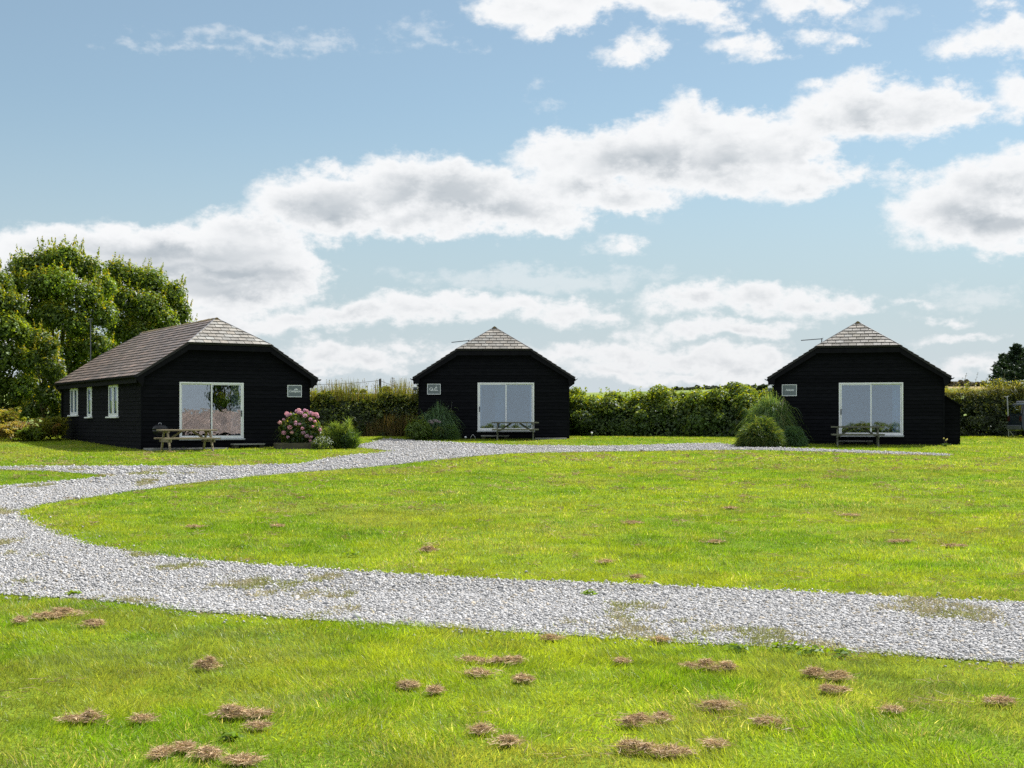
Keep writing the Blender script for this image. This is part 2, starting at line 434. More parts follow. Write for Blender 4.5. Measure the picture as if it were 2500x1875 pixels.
tag(sheet('gravel_track', GRd, [ISd], gravel_mat(), .008), kind='structure')

# ------------------------------------------------------------------ loose stones
_t = (1 + 5 ** .5) / 2
ICO = unit(np.array([(-1, _t, 0), (1, _t, 0), (-1, -_t, 0), (1, -_t, 0), (0, -1, _t), (0, 1, _t), (0, -1, -_t), (0, 1, -_t), (_t, 0, -1), (_t, 0, 1), (-_t, 0, -1), (-_t, 0, 1)]))
ICF = np.array([(0, 11, 5), (0, 5, 1), (0, 1, 7), (0, 7, 10), (0, 10, 11), (1, 5, 9), (5, 11, 4), (11, 10, 2), (10, 7, 6), (7, 1, 8), (3, 9, 4), (3, 4, 2), (3, 2, 6), (3, 6, 8), (3, 8, 9), (4, 9, 5), (2, 4, 11), (6, 2, 10), (8, 6, 7), (9, 8, 1)])
OCT = np.array([(1, 0, 0), (-1, 0, 0), (0, 1, 0), (0, -1, 0), (0, 0, 1), (0, 0, -1)], float)
OCF = np.array([(0, 2, 4), (2, 1, 4), (1, 3, 4), (3, 0, 4), (2, 0, 5), (1, 2, 5), (3, 1, 5), (0, 3, 5)])
def frustum_pts(y0, y1, dens, k=.40, pad=6.0):
    area = k * (y1 ** 2 - y0 ** 2) + 2 * pad * (y1 - y0)
    n = int(area * dens)
    y = rng.uniform(y0, y1, int(n * 2.1)); hw = k * y + pad
    keep = rng.uniform(0, k * y1 + pad, len(y)) < hw
    y = y[keep][:n]; x = rng.uniform(-1, 1, len(y)) * (k * y + pad)
    keep = (np.abs(x) < k * y + 1.2) | (rng.random(len(x)) < .6)          # a little thinner far to the sides
    return x[keep], y[keep]
def grass_patch(x, y):
    """where thin grass grows through the gravel"""
    return fbm(x * 1.1 + 5, y * .7, 41, 4) + .16 * fbm(x * 7, y * 7, 42, 2)
def stones(x, y, size, V, Fc):
    n = len(x)
    s = size * np.exp(rng.normal(0, .33, n))
    q = unit(rng.normal(size=(n, 4))); a, b, c, d = q.T
    R = np.stack([1 - 2 * (c * c + d * d), 2 * (b * c - a * d), 2 * (b * d + a * c), 2 * (b * c + a * d), 1 - 2 * (b * b + d * d), 2 * (c * d - a * b), 2 * (b * d - a * c), 2 * (c * d + a * b), 1 - 2 * (b * b + c * c)], 1).reshape(n, 3, 3)
    v = V[None] * (1 + rng.normal(0, .16, (n, len(V), 1))) * rng.uniform(.55, 1.1, (n, 1, 3))
    v = np.einsum('nij,nvj->nvi', R, v) * s[:, None, None]; v[..., 2] *= .75
    v += np.stack([x, y, ground(x, y) + .008 + s * .35], 1)[:, None]
    g = np.clip(rng.normal(.37, .07, n), .13, .56)
    col = np.stack([g * 1.01, g, g * .99], 1)
    w = rng.random(n) < .06; col[w] *= np.array([1.05, .92, .72])
    idx = (np.arange(n) * len(V))[:, None, None] + Fc[None]
    return v.reshape(-1, 3), idx.reshape(-1, 3), np.repeat(col, len(V), 0)
def in_field(x, y):
    return in_gravel(x, y)
parts = []
for (y0, y1, dens, size, V, Fc) in ((8.5, 12.5, 3300, .0102, ICO, ICF), (12.5, 19, 1900, .0128, OCT, OCF), (19, 29, 800, .0175, OCT, OCF), (29, 58, 170, .025, OCT, OCF)):
    x, y = frustum_pts(y0, y1, dens)
    js = np.where(rng.random(len(x)) < .12, .22, .06); m = in_field(x + js * rng.normal(size=len(x)), y + js * rng.normal(size=len(x))) & ~((grass_patch(x, y) > .735 + .003 * np.maximum(0, y - 14)) & (rng.random(len(x)) < .62))
    parts.append(stones(x[m], y[m], size, V, Fc))
off = 0; vs = []; fs = []; cs = []
for v, f, c in parts: vs.append(v); fs.append(f + off); cs.append(c); off += len(v)
tag(link('gravel', np_mesh('gravel', np.concatenate(vs), [np.concatenate(fs)], np.concatenate(cs)), M['stone']), 'pale grey limestone chippings covering the curving tracks', 'gravel', kind='stuff')

# ------------------------------------------------------------------ cabins: where they stand
TH = math.radians(31.4)
CAB = {'left': ((-10.47, 49.67), TH), 'middle': ((at(1206, 57.7), 57.7), math.radians(-.4)), 'right': ((13.50, 52.6), math.radians(-14.3))}
CW, CL = 6.4, 11.9
def in_cabins(x, y, pad=.03):
    r = np.zeros(len(x), bool)
    for (cx, cy), th in CAB.values():
        u = (x - cx) * math.cos(th) + (y - cy) * math.sin(th); v = -(x - cx) * math.sin(th) + (y - cy) * math.cos(th)
        r |= (abs(u) < CW / 2 + pad) & (v > -pad) & (v < CL + pad)
    return r

# ------------------------------------------------------------------ grass
G_LUSH, G_MID, G_YEL, G_STRAW = (.105, .196, .009), (.160, .240, .012), (.210, .268, .022), (.31, .29, .13)
def grass_cols(x, y, n):
    t = fbm(x * .32, y * .22, 5, 4); u = fbm(x * 1.7, y * 1.3, 6, 3)
    k = np.clip((t - .5) * 2.4 + (u - .5) * 2.2 + .47 + .07 * np.sin((x * .94 + y * .34) * 2.3) * sstep(14, 22, y) + rng.normal(0, .2, n), 0, 1)[:, None]
    c = np.where(k < .5, np.array(G_LUSH) * (1 - 2 * k) + np.array(G_MID) * 2 * k, np.array(G_MID) * (2 - 2 * k) + np.array(G_YEL) * (2 * k - 1))
    st = rng.random(n) < (.045 + .26 * np.clip(fbm(x * .9, y * .8, 8, 4) - .52, 0, 1) * 4)
    c[st] = np.array(G_STRAW) * np.exp(rng.normal(0, .25, (st.sum(), 1)))
    dry = np.clip((fbm(x * .55 + 3, y * .5, 14, 4) - .55) * 6, 0, .5)[:, None]
    c = c * (1 - dry) + np.array((.205, .205, .060)) * dry
    tuft = (.78 + .66 * fbm(x * 5.5, y * 5.5, 16, 2))[:, None] * (.86 + .40 * fbm(x * 1.4, y * 1.4, 18, 3))[:, None]
    return c * tuft * np.exp(rng.normal(-.02, .25, (n, 1)))
gr = Green()
def lawn(y0, y1, dens, ln, wd, near):
    x, y = frustum_pts(y0, y1, dens)
    j = .07 if y0 < 25 else .13
    m = ~in_gravel(x + rng.normal(0, j, len(x)), y + rng.normal(0, j, len(x))) & ~in_cabins(x, y)
    m &= rng.random(len(x)) < .55 + .75 * fbm(x * 2.1, y * 2.1, 15, 3)
    x, y = x[m], y[m]; n = len(x)
    h = ln * np.exp(rng.normal(0, .28, n)) * (.35 + 1.3 * fbm(x * 2.3, y * 2.3, 21, 3))
    az = 9 * fbm(x * 2.6, y * 2.6, 33, 2) + rng.normal(0, 1.0, n); lean = np.abs(rng.normal(.55, .35, n)) + .12
    d = np.stack([np.cos(az) * np.sin(lean), np.sin(az) * np.sin(lean), np.cos(lean)], 1)
    b = np.stack([x, y, ground(x, y) - .004], 1)
    w = wd * np.exp(rng.normal(0, .2, n)); c = grass_cols(x, y, n) * (1 + .10 * sstep(14, 6, y))[:, None]
    if near:
        mid = b + d * (h * .55)[:, None]
        dz = np.stack([np.cos(az) * .5, np.sin(az) * .5, -.15 * np.ones(n)], 1) * rng.uniform(0, 1.1, n)[:, None]
        tip = mid + unit(d + dz) * (h * .5)[:, None]
        gr.strips(np.stack([b, mid, tip], 1), w, c)
    else:
        gr.tri_blades(b, b + d * h[:, None], w, c)
lawn(5.2, 9.5, 8200, .040, .0036, True)
lawn(9.5, 14, 4600, .040, .0048, True)
lawn(14, 22, 2100, .042, .0075, False)
lawn(22, 36, 900, .042, .012, False)
lawn(36, 72, 320, .046, .021, False)
tag(gr.build('grass', M['grass']), 'bright green mown lawn grass', 'grass', kind='stuff')

# thin grass growing through the gravel
gw = Green()
x, y = frustum_pts(8.6, 36, 2600); m = in_gravel(x, y) & (grass_patch(x, y) + .02 * rng.normal(size=len(x)) > .722 + .003 * np.maximum(0, y - 14)) & (rng.random(len(x)) < np.clip(16 / y, .25, 1)); x, y = x[m], y[m]; n = len(x)
if n:
    az = rng.uniform(0, 2 * PI, n); lean = np.abs(rng.normal(.85, .4, n)); h = .030 * np.exp(rng.normal(0, .35, n)) * (1 + .02 * y)
    d = np.stack([np.cos(az) * np.sin(lean), np.sin(az) * np.sin(lean), np.cos(lean)], 1); b = np.stack([x, y, ground(x, y) + .012], 1)
    q = fbm(x * 2.2, y * 2.2, 71, 3)[:, None]
    c = np.where(q > .5 + .1 * rng.normal(size=(n, 1)), np.array((.34, .315, .19)), np.array((.25, .27, .10))) * np.exp(rng.normal(0, .22, (n, 1)))
    gw.tri_blades(b, b + d * h[:, None], .005 + .0005 * y, c)
    tag(gw.build('grass', M['straw']), 'thin yellowing grass growing through the gravel track', 'grass', kind='stuff')

# ------------------------------------------------------------------ boarded walls and slated roofs
def board_wall(mb, o, u, nrm, lo, hi, ztop, holes, h=.145):
    o = Vector(o); u = Vector(u); nrm = Vector(nrm); Z = Vector((0, 0, 1)); z = 0.0
    while z < ztop - 1e-3:
        za, zb = z, min(z + h, ztop); z = zb
        cuts = sorted({za, zb} | {e for hl in holes for e in hl[2:] if za < e < zb})
        pr = lambda q: .004 + .02 * (1 - (q - za) / h); tone = random.uniform(.82, 1.22)
        for a, b in zip(cuts[:-1], cuts[1:]):
            mid = (a + b) / 2; segs = [((lo(a), lo(b)), (hi(a), hi(b)))]
            for (u0, u1, z0, z1) in holes:
                if z0 < mid < z1:
                    ns = []
                    for L, R in segs:
                        if u0 > L[0] and u0 < R[0]: ns.append((L, (u0, u0)))
                        if u1 < R[0] and u1 > L[0]: ns.append(((u1, u1), R))
                        if u1 <= L[0] or u0 >= R[0]: ns.append((L, R))
                    segs = ns
            for L, R in segs:
                if R[0] - L[0] < .005: continue
                vs = []
                for (uu, zz, dd) in ((L[0], a, pr(a)), (R[0], a, pr(a)), (R[1], b, pr(b)), (L[1], b, pr(b)), (L[0], a, -.03), (R[0], a, -.03), (R[1], b, -.03), (L[1], b, -.03)):
                    vs.append(o + u * uu + Z * zz + nrm * dd)
                mb.add(vs, [(0, 1, 2, 3), (5, 4, 7, 6), (0, 4, 5, 1), (1, 5, 6, 2), (2, 6, 7, 3), (3, 7, 4, 0)], (tone, tone, tone))

def clip_poly(sub, clip):
    out = sub
    for i in range(len(clip)):
        a = clip[i]; b = clip[(i + 1) % len(clip)]; inp = out; out = []
        side = lambda p: (b[0] - a[0]) * (p[1] - a[1]) - (b[1] - a[1]) * (p[0] - a[0])
        for j in range(len(inp)):
            p, q = inp[j], inp[(j + 1) % len(inp)]; sp, sq = side(p), side(q)
            if sp >= 0: out.append(p)
            if (sp >= 0) != (sq >= 0):
                t = sp / (sp - sq); out.append((p[0] + (q[0] - p[0]) * t, p[1] + (q[1] - p[1]) * t))
        if not out: return []
    return out
def slates(mb, o, u, v, poly, cw=.30, ch=.24, tone=1.0, var=.22, mossy=0):
    """poly (counter-clockwise) in slope coordinates: u along the eave, v up the slope"""
    o = Vector(o); u = Vector(u).normalized(); v = Vector(v).normalized(); nrm = u.cross(v).normalized()
    us = [p[0] for p in poly]; vsx = [p[1] for p in poly]; row = 0; z = min(vsx)
    while z < max(vsx):
        x = min(us) - cw * (.5 if row % 2 else 0) - random.uniform(0, .02)
        rt = random.uniform(.95, 1.05)
        while x < max(us):
            w = cw
            r = [(x + .009, z), (x + w - .009, z), (x + w - .009, z + ch + .05), (x + .009, z + ch + .05)]
            c = clip_poly(r, poly)
            if len(c) > 2:
                t = tone * rt * math.exp(random.gauss(0, var)); hue = random.gauss(0, .03)
                col = (t * (1 + hue), t, t * (1 - hue))
                if mossy and random.random() < mossy: col = (t * .62, t * .60, t * .52)
                jl = random.uniform(0, .004)
                top = [o + u * p[0] + v * p[1] + nrm * (.004 + .024 * (1 - (p[1] - z) / ch) + jl) for p in c]
                bot = [q - nrm * .016 for q in top]; ec = tuple(q * .4 for q in col)  # slate edges coloured dark to draw the shade line at each course
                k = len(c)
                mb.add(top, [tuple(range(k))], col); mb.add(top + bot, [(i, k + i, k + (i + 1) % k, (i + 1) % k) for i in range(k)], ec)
            x += w
        z += ch; row += 1

E, KS, ZA, ZH, OV = 3.47, .65, 4.90, 3.86, .28
HX = (ZA - ZH) / KS; HR = (ZA - ZH) / KS
def roof(root, L, mossy_hip=0, tone=1.0, hip_tone=1.0):
    ln = math.sqrt(1 + KS * KS)
    deck = MB(); sd = MB(); hips = []
    zE = ZA - KS * E
    for sx in (1, -1):
        # side slope, outline in (y along, v up)
        pts = [(-OV, 0), (L + OV, 0), (L + OV, (E - HX) * ln), (L + OV - HR, E * ln), (-OV + HR, E * ln), (-OV, (E - HX) * ln)]
        o = Vector((sx * E, 0, zE))
        u = Vector((0, 1, 0)); v = Vector((-sx, 0, KS)).normalized()
        if sx == 1:
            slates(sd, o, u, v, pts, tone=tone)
        else:
            # keep u x v pointing outwards: run u backwards
            q = [(-a, b) for a, b in pts][::-1]
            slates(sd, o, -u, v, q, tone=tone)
        nrm = Vector((sx * KS, 0, 1)).normalized()
        deck.prism([o + u * a + v * b - nrm * .004 for a, b in pts], -nrm * .07)
    for end, y0 in ((1, -OV), (-1, L + OV)):
        vv = Vector((0, end, KS)).normalized(); uu = Vector((end, 0, 0)); o = Vector((0, y0, ZH))
        pts = [(-HX, 0), (HX, 0), (0, HR * ln)]
        hp = MB(); hips.append(hp)
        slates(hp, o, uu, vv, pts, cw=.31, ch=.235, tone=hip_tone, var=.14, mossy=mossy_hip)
        nrm = Vector((0, -end * KS, 1)).normalized()
        deck.prism([o + uu * a + vv * b - nrm * .004 for a, b in pts], -nrm * .07)
    r = sd.build('roof', M['slate_side'], root)
    for hp in hips: hp.build('hip', M['slate_hip'], r)
    deck.build('roof_deck', M['deck'], r)
    rd = MB()
    y = -OV + HR - .12
    while y < L + OV - HR + .1:
        n = 7; vs = []; l2 = .44; jz = random.uniform(-.008, .012)
        for yy, rr in ((y, .10), (y + l2, .092)):
            for k in range(n):
                a = PI * k / (n - 1); vs.append((rr * 1.15 * math.cos(a), yy, ZA - .05 + jz + rr * .85 * (1 - abs(math.cos(a)) ** 1.3)))
        rd.add(vs, [(k, k + 1, n + k + 1, n + k) for k in range(n - 1)] + [tuple(range(n)), tuple(range(2 * n - 1, n - 1, -1))])
        y += .445
    rd.build('ridge', M['ridge'], r)
    for y0, s in ((-OV, 1), (L + OV, -1)):
        for sx in (1, -1):
            hm = MB(); hm.tube([(sx * HX, y0, ZH + .01), (0, y0 + s * HR, ZA + .01)], .022, 6); hm.build('hip_flashing', M['lead'], r)
    # barge boards, eave fascias
    for y0, s in ((-OV, 1), (L + OV, -1)):
        bb = MB()
        for sx in (1, -1):
            t = .09
            bb.prism([(sx * HX, y0 + s * .03, ZH - t), (sx * E, y0 + s * .03, zE - t), (sx * (E - .02), y0 + s * .03, zE - t - .05), (sx * (CW / 2 + .02), y0 + s * .03, 2.24), (sx * (CW / 2 - .04), y0 + s * .03, 2.60), (sx * HX, y0 + s * .03, ZH - t - .22)], (0, s * .03, 0))
            bb.prism([(sx * E, y0 + s * .06, zE - t), (sx * (CW / 2 + .03), y0 + s * .06, 2.28), (sx * (CW / 2 + .03), y0 + s * .06, 2.70)], (0, s * (OV - .09), 0))
        bb.box(-HX, HX, min(y0 + s * .03, y0 + s * .06), max(y0 + s * .03, y0 + s * .06), ZH - .26, ZH - .085)
        bb.build('bargeboard', M['black_trim'], root)
    for sx in (1, -1):
        g = MB(); n = 7; y0, y1 = -OV - .06, L + OV + .04
        vs = []
        for yy in (y0, y1):
            for k in range(n):
                a = PI + PI * k / (n - 1); vs.append((sx * (E + .045) + .055 * math.cos(a), yy, zE - .03 + .06 * math.sin(a)))
            for k in range(n):
                a = 2 * PI - PI * k / (n - 1); vs.append((sx * (E + .045) + .049 * math.cos(a), yy, zE - .03 + .054 * math.sin(a)))
        m = 2 * n
        g.add(vs, [(k, (k + 1) % m, m + (k + 1) % m, m + k) for k in range(m)] + [tuple(range(m)), tuple(range(2 * m - 1, m - 1, -1))])
        g.build('gutter', M['black_trim'], root)
        f = MB(); f.box(min(sx * (E - .05), sx * (E - .03)), max(sx * (E - .05), sx * (E - .03)), -OV + .07, L + OV - .07, zE - .26, zE - .075)
        f.box(min(sx * 3.23, sx * (E - .055)), max(sx * 3.23, sx * (E - .055)), .03, L - .03, zE - .25, zE - .235)
        f.build('fascia', M['black_trim'], root)

def window(root, x, y0, y1, z0, z1, lights):
    """a window in a wall that faces sideways (x = wall plane, s = outward sign)"""
    s = 1 if x > 0 else -1
    fr = MB(); t = .06
    a, b = (x - .05, x + .035) if s > 0 else (x - .035, x + .05)
    fr.box(a, b, y0, y1, z1 - t, z1); fr.box(a, b, y0, y1, z0, z0 + t)
    fr.box(a, b, y0, y0 + t, z0 + t, z1 - t); fr.box(a, b, y1 - t, y1, z0 + t, z1 - t)
    w = (y1 - y0) / lights
    for k in range(1, lights): fr.box(a, b, y0 + w * k - .04, y0 + w * k + .04, z0 + t, z1 - t)
    sh = MB()
    for k in range(lights):
        c, d = y0 + w * k + .06, y0 + w * (k + 1) - .06; e, f_ = z0 + t + .004, z1 - t - .004; q0, q1 = (x - .02, x + .05) if s > 0 else (x - .05, x + .02)
        for bx in ((c, d, e, e + .05), (c, d, f_ - .05, f_), (c, c + .05, e + .05, f_ - .05), (d - .05, d, e + .05, f_ - .05)):
            sh.box(q0, q1, *bx)
    o = fr.build('window', M['upvc'], root, bevel=.006)
    sh.build('sash', M['upvc'], o, bevel=.005)
    for k in range(lights):
        g = MB(); c, d = y0 + w * k + .1, y0 + w * (k + 1) - .1
        g.box(x + s * .012 - .004, x + s * .012 + .004, c, d, z0 + t + .05, z1 - t - .05); g.build('pane', M['glass'], o)
    si = MB(); q = sorted((x - s * .02, x + s * .13)); si.box(q[0], q[1], y0 - .1, y1 + .1, z0 - .06, z0 - .004); si.build('sill', M['upvc'], o, bevel=.008)
    rv = MB(); q = sorted((x - s * .10, x - s * .055)); rv.box(q[0], q[1], y0 - .02, y1 + .02, z0 - .02, z1 + .02); rv.build('blind', M['lining_dark'], o)

def curtain(root, x0, x1, y, z0, z1, waves, parent):
    g = Green(); n = int(waves * 10) + 2
    xs = np.linspace(x0, x1, n); yy = y + .03 * np.sin(np.linspace(0, waves * 2 * PI, n)) + .008 * rng.normal(size=n)
    v = np.concatenate([np.stack([xs, yy, np.full(n, z0)], 1), np.stack([xs, yy, np.full(n, z1)], 1)])
    i = np.arange(n - 1); g._push(v, np.stack([i, i + 1, i + n + 1, i + n], 1), np.full((2 * n, 3), .78))
    return g.build('curtain', M['curtain'], parent)

def patio_door(root, cx, wavy=False, handle_left=True, sheer=True):
    x0, x1, z0, z1 = cx - 1.21, cx + 1.21, .36, 2.44
    fr = MB(); t = .055
    fr.box(x0, x1, -.05, .06, z1 - t, z1); fr.box(x0, x1, -.06, .06, z0, z0 + .075)
    fr.box(x0, x0 + t, -.05, .06, z0 + .075, z1 - t); fr.box(x1 - t, x1, -.05, .06, z0 + .075, z1 - t)
    d = fr.build('patio_door', M['upvc'], root, bevel=.006)
    for k in range(2):
        a, b = (x0 + t + .004, cx + .03) if k == 0 else (cx - .03, x1 - t - .004)
        y0 = -.02 if (k == 0) == handle_left else .022
        sh = MB(); w = .05
        zz0, zz1 = z0 + .08, z1 - t - .004
        sh.box(a, b, y0 - .018, y0 + .018, zz1 - w * .7, zz1); sh.box(a, b, y0 - .018, y0 + .018, zz0, zz0 + w)
        sh.box(a, a + w, y0 - .018, y0 + .018, zz0 + w, zz1 - w * .7); sh.box(b - w, b, y0 - .018, y0 + .018, zz0 + w, zz1 - w * .7)
        sh.build('sash', M['upvc'], d, bevel=.004)
        g = MB(); g.box(a + w, b - w, y0 - .006, y0 + .006, zz0 + w, zz1 - w * .7); g.build('pane', M['glass_wavy' if wavy else 'glass'], d)
    h = MB(); hx = x0 + t + .03 if handle_left else x1 - t - .03
    h.box(hx - .018, hx + .018, -.075, -.038, 1.20, 1.42); h.build('handle', M['lead'], d, bevel=.006)
    si = MB(); si.box(x0 - .03, x1 + .03, -.13, -.062, z0 - .03, z0 + .03); si.build('sill', M['grey_upvc'], d, bevel=.006)
    return d, (x0, x1, z0, z1)

def aerial(root, x, y, z0, z1, length, az, tilt=.06):
    a = MB(); a.tube([(x, y, z0), (x, y, z1)], .020, 8); o = a.build('aerial', M['lead'], root)
    b = MB(); dx, dy = math.cos(az), math.sin(az)
    tip = Vector((x - dx * length * .94, y - dy * length * .94, z1 - .02 - tilt)); tail = Vector((x + dx * length * .06, y + dy * length * .06, z1 - .02))
    b.tube([tail, tip], .019, 6)
    for k in range(9):
        p = tail.lerp(tip, k / 8); s = .10 - .003 * k
        b.tube([p - Vector((-dy, dx, 0)) * s, p + Vector((-dy, dx, 0)) * s], .005, 5)
    for q in (-.06, .06):
        b.tube([tail + Vector((0, 0, q)) - Vector((-dy, dx, 0)) * .12, tail + Vector((0, 0, q)) + Vector((-dy, dx, 0)) * .12], .006, 5)
    b.build('boom', M['lead'], o)

def cabin(key, label, door=None, windows=True, wavy=False, mossy=0, tone=1.0, hip_tone=1.0, L=CL, loc=None, rot=None, handle_left=True, name='cabin'):
    if loc is None:
        (x, y), rot = CAB[key]; loc = (x, y, gz(x, y) - .03)
    root = thing(name, label, 'cabin' if name == 'cabin' else 'building', loc, rot)
    W2 = CW / 2
    hw = lambda z: min(W2, (ZA - .1 - z) / KS)
    wm = MB(); holes = []
    if door is not None:
        d, box = patio_door(root, door, wavy, handle_left); holes = [box]
    ztop = ZH - .02
    board_wall(wm, (0, 0, 0), (1, 0, 0), (0, -1, 0), lambda z: -hw(z), hw, ztop, holes)
    board_wall(wm, (0, L, 0), (-1, 0, 0), (0, 1, 0), lambda z: -hw(z), hw, ztop, [])
    wl = [(2.98, 4.30, 1.20, 2.42, 2), (6.85, 7.55, 1.20, 2.42, 1), (9.12, 10.39, 1.28, 2.42, 2)] if windows else []
    board_wall(wm, (-W2, 0, 0), (0, 1, 0), (-1, 0, 0), lambda z: .001, lambda z: L - .001, 2.70, [w[:4] for w in wl])
    board_wall(wm, (W2, L, 0), (0, -1, 0), (1, 0, 0), lambda z: .001, lambda z: L - .001, 2.70, [])
    for sx in (-1, 1):
        for yy in (0, L):
            wm.box(sx * W2 - .032, sx * W2 + .032, yy - .032, yy + .032, 0, 2.6)
    wm.build('wall', M['black_wood'], root)
    for w in wl: window(root, -W2, *w)
    pl = MB(); pl.box(-W2 - .01, W2 + .01, -.012, L + .012, -.6, .0); pl.build('plinth', M['plinth'], root)
    roof(root, L, mossy, tone, hip_tone)
    if door is not None:
        rm = MB(); a, b, c0, c1, f0, f1 = -W2 + .12, W2 - .12, .07, 4.2, .34, 2.55
        vs = [(x, y, z) for z in (f0, f1) for y in (c0, c1) for x in (a, b)]
        rm.add(vs, [(0, 1, 3, 2), (4, 6, 7, 5), (2, 3, 7, 6), (0, 2, 6, 4), (1, 5, 7, 3)])
        rm.build('room_lining', M['lining_dark' if wavy else 'lining'], root)
        x0, x1, z0, z1 = box
        if key == 'left':
            curtain(root, x1 - .42, x1 - .04, .16, z0 + .05, z1, 4, root)
        elif key == 'middle':
            curtain(root, x1 - .20, x1 - .03, .16, z0 + .05, z1, 2, root); curtain(root, x0 + .05, x0 + .16, .16, z0 + .05, z1, 1, root); curtain(root, x0 + .72, x0 + 1.1, 1.3, z0 + .02, z1, 3, root)
        else:
            curtain(root, x1 - .40, x1 - .03, .16, z0 + .05, z1, 5, root); curtain(root, x0 + .04, x0 + .1, .16, z0 + .05, z1, 1, root)
    return root

left = cabin('left', 'black timber cabin seen corner on, with three small side windows, beside tall trees', door=-.62, wavy=True, tone=1.0, hip_tone=1.12, handle_left=False)
aerial(left, -1.87, 12.45, 2.5, 5.5, .7, math.radians(70), .0)
dp = MB(); dp.tube([(-3.50, 11.7, 2.55), (-3.30, 11.7, 2.38), (-3.27, 11.7, 2.25), (-3.27, 11.7, .02)], .035, 8); dp.build('downpipe', M['black_trim'], left)
mid = cabin('middle', 'middle of the three black timber cabins, facing straight on beneath a small grey slate hip', door=.51, windows=True, hip_tone=.92, mossy=.04)
aerial(mid, -1.18, 2.2, 3.9, 4.40, .80, math.radians(6), .09)
fl = MB(); fl.tube([(-2.6, 3.2, 3.0), (-2.6, 3.2, 3.42)], .055, 12); fl.lathe([(.075, 0), (.075, .05), (.02, .09)], 12, (-2.6, 3.2, 3.42)); fl.build('flue', M['steel'], mid)
right = cabin('right', 'black timber cabin on the right with mossy hip slates and a narrow lean-to store', door=.49, hip_tone=.74, mossy=.25)
aerial(right, -1.43, 2.2, 3.8, 4.33, .88, math.radians(5), .06)
fl = MB(); fl.tube([(-2.72, 3.2, 2.9), (-2.72, 3.2, 3.2)], .055, 12); fl.lathe([(.075, 0), (.075, .05), (.02, .09)], 12, (-2.72, 3.2, 3.2)); fl.build('flue', M['steel'], right)
for c in (mid, right):
    lm = MB(); lm.lathe([(.02, .19), (.07, .17), (.095, .10), (.10, .07)], 14, (-3.35, -.36, 2.16)); lm.beam((-3.22, -.25, 2.36), (-3.35, -.36, 2.36), .03, .03)
    o = lm.build('wall_lamp', M['upvc'], c, smooth=True)
    lg = MB(); lg.lathe([(.085, .068), (.085, -.02), (.06, -.06)], 14, (-3.35, -.36, 2.16)); lg.build('lamp_cage', M['lead'], o, smooth=True)
# lean-to store on the right cabin
lt = MB()
board_wall(lt, (3.23, .85, 0), (1, 0, 0), (0, -1, 0), lambda z: 0, lambda z: min(.62, (1.95 - z) / .62) if z > 1.55 else .62, 1.93, [])
board_wall(lt, (3.85, 3.4, 0), (0, -1, 0), (1, 0, 0), lambda z: 0, lambda z: 2.55, 1.56, [])
lt.box(3.82, 3.85, .82, .85, 0, 1.56)
o = lt.build('lean_to', M['black_wood'], right)
lr = MB(); lr.prism([(3.22, .75, 1.99), (3.98, .75, 1.52), (3.98, .75, 1.47), (3.22, .75, 1.94)], (0, 2.75, 0)); lr.build('lean_to_roof', M['black_trim'], o)

# ------------------------------------------------------------------ signs
def text_mesh(txt, size, shear, align='CENTER', ext=.004, space=1.0):
    cu = bpy.data.curves.new('lettering', 'FONT'); cu.body = txt; cu.size = size; cu.shear = shear; cu.align_x = align; cu.align_y = 'CENTER'; cu.extrude = ext; cu.offset = .0022; cu.space_character = space
    t = bpy.data.objects.new('lettering', cu); COL.objects.link(t)
    me = bpy.data.meshes.new_from_object(t); bpy.data.objects.remove(t); bpy.data.curves.remove(cu)
    return me
def sign(key, off, label, words):
    (cx, cy), th = CAB[key]
    loc = (cx + math.cos(th) * off + math.sin(th) * .035, cy + math.sin(th) * off - math.cos(th) * .035, gz(cx, cy) - .03 + 2.16)
    root = thing('name_sign', label, 'sign', loc, th, 'name boards on the cabin fronts')
    w, h = .275, .215
    b = MB(); b.box(-w, w, -.012, .012, -h, h); b.build('board', M['sign'], root)
    f = MB(); t = .022
    f.box(-w - t / 2, w + t / 2, -.024, .010, h - t / 2, h + t / 2); f.box(-w - t / 2, w + t / 2, -.024, .010, -h - t / 2, -h + t / 2)
    f.box(-w - t / 2, -w + t / 2, -.024, .010, -h + t / 2, h - t / 2); f.box(w - t / 2, w + t / 2, -.024, .010, -h + t / 2, h - t / 2)
    f.build('frame', M['white_paint'], root)
    lt_ = MB()
    for (txt, size, shear, x, z, sp) in words:
        me = text_mesh(txt, size, shear, space=sp)
        o = link('lettering', me, M['white_paint'], root, (x, -.016, z)); o.rotation_euler = (PI / 2, 0, 0)
    return root
s1 = sign('left', 2.6, 'grey name board lettered Compton with a small leafy emblem, above the pink flowers', [('Compton', .125, .28, 0, -.005, .95)])
e = MB()
for k in range(9):
    a = math.radians(15 + 150 * k / 8); e.prism([(.055, -.017, .035), (.055 + .085 * math.cos(a - .12), -.017, .03 + .075 * math.sin(a - .12)), (.055 + .085 * math.cos(a + .12), -.017, .03 + .075 * math.sin(a + .12))], (0, -.003, 0))
e.build('emblem', M['white_paint'], s1)
s2 = sign('middle', -2.57, 'grey name board lettered Gull with a white flying bird', [('G', .20, 0, -.125, -.01, 1), ('ULL', .145, 0, .055, -.022, 1)])
e = MB()
e.prism([(.02, -.017, .085), (.075, -.017, .078), (.10, -.017, .15), (.108, -.017, .082), (.17, -.017, .060), (.10, -.017, .055), (.055, -.017, .0), (.075, -.017, .058)], (0, -.003, 0))
e.build('emblem', M['white_paint'], s2)
sign('right', -2.62, 'grey name board lettered Atlantic, partly hidden by tall arching grass', [('Atlantic', .115, .4, .01, .01, .95)])

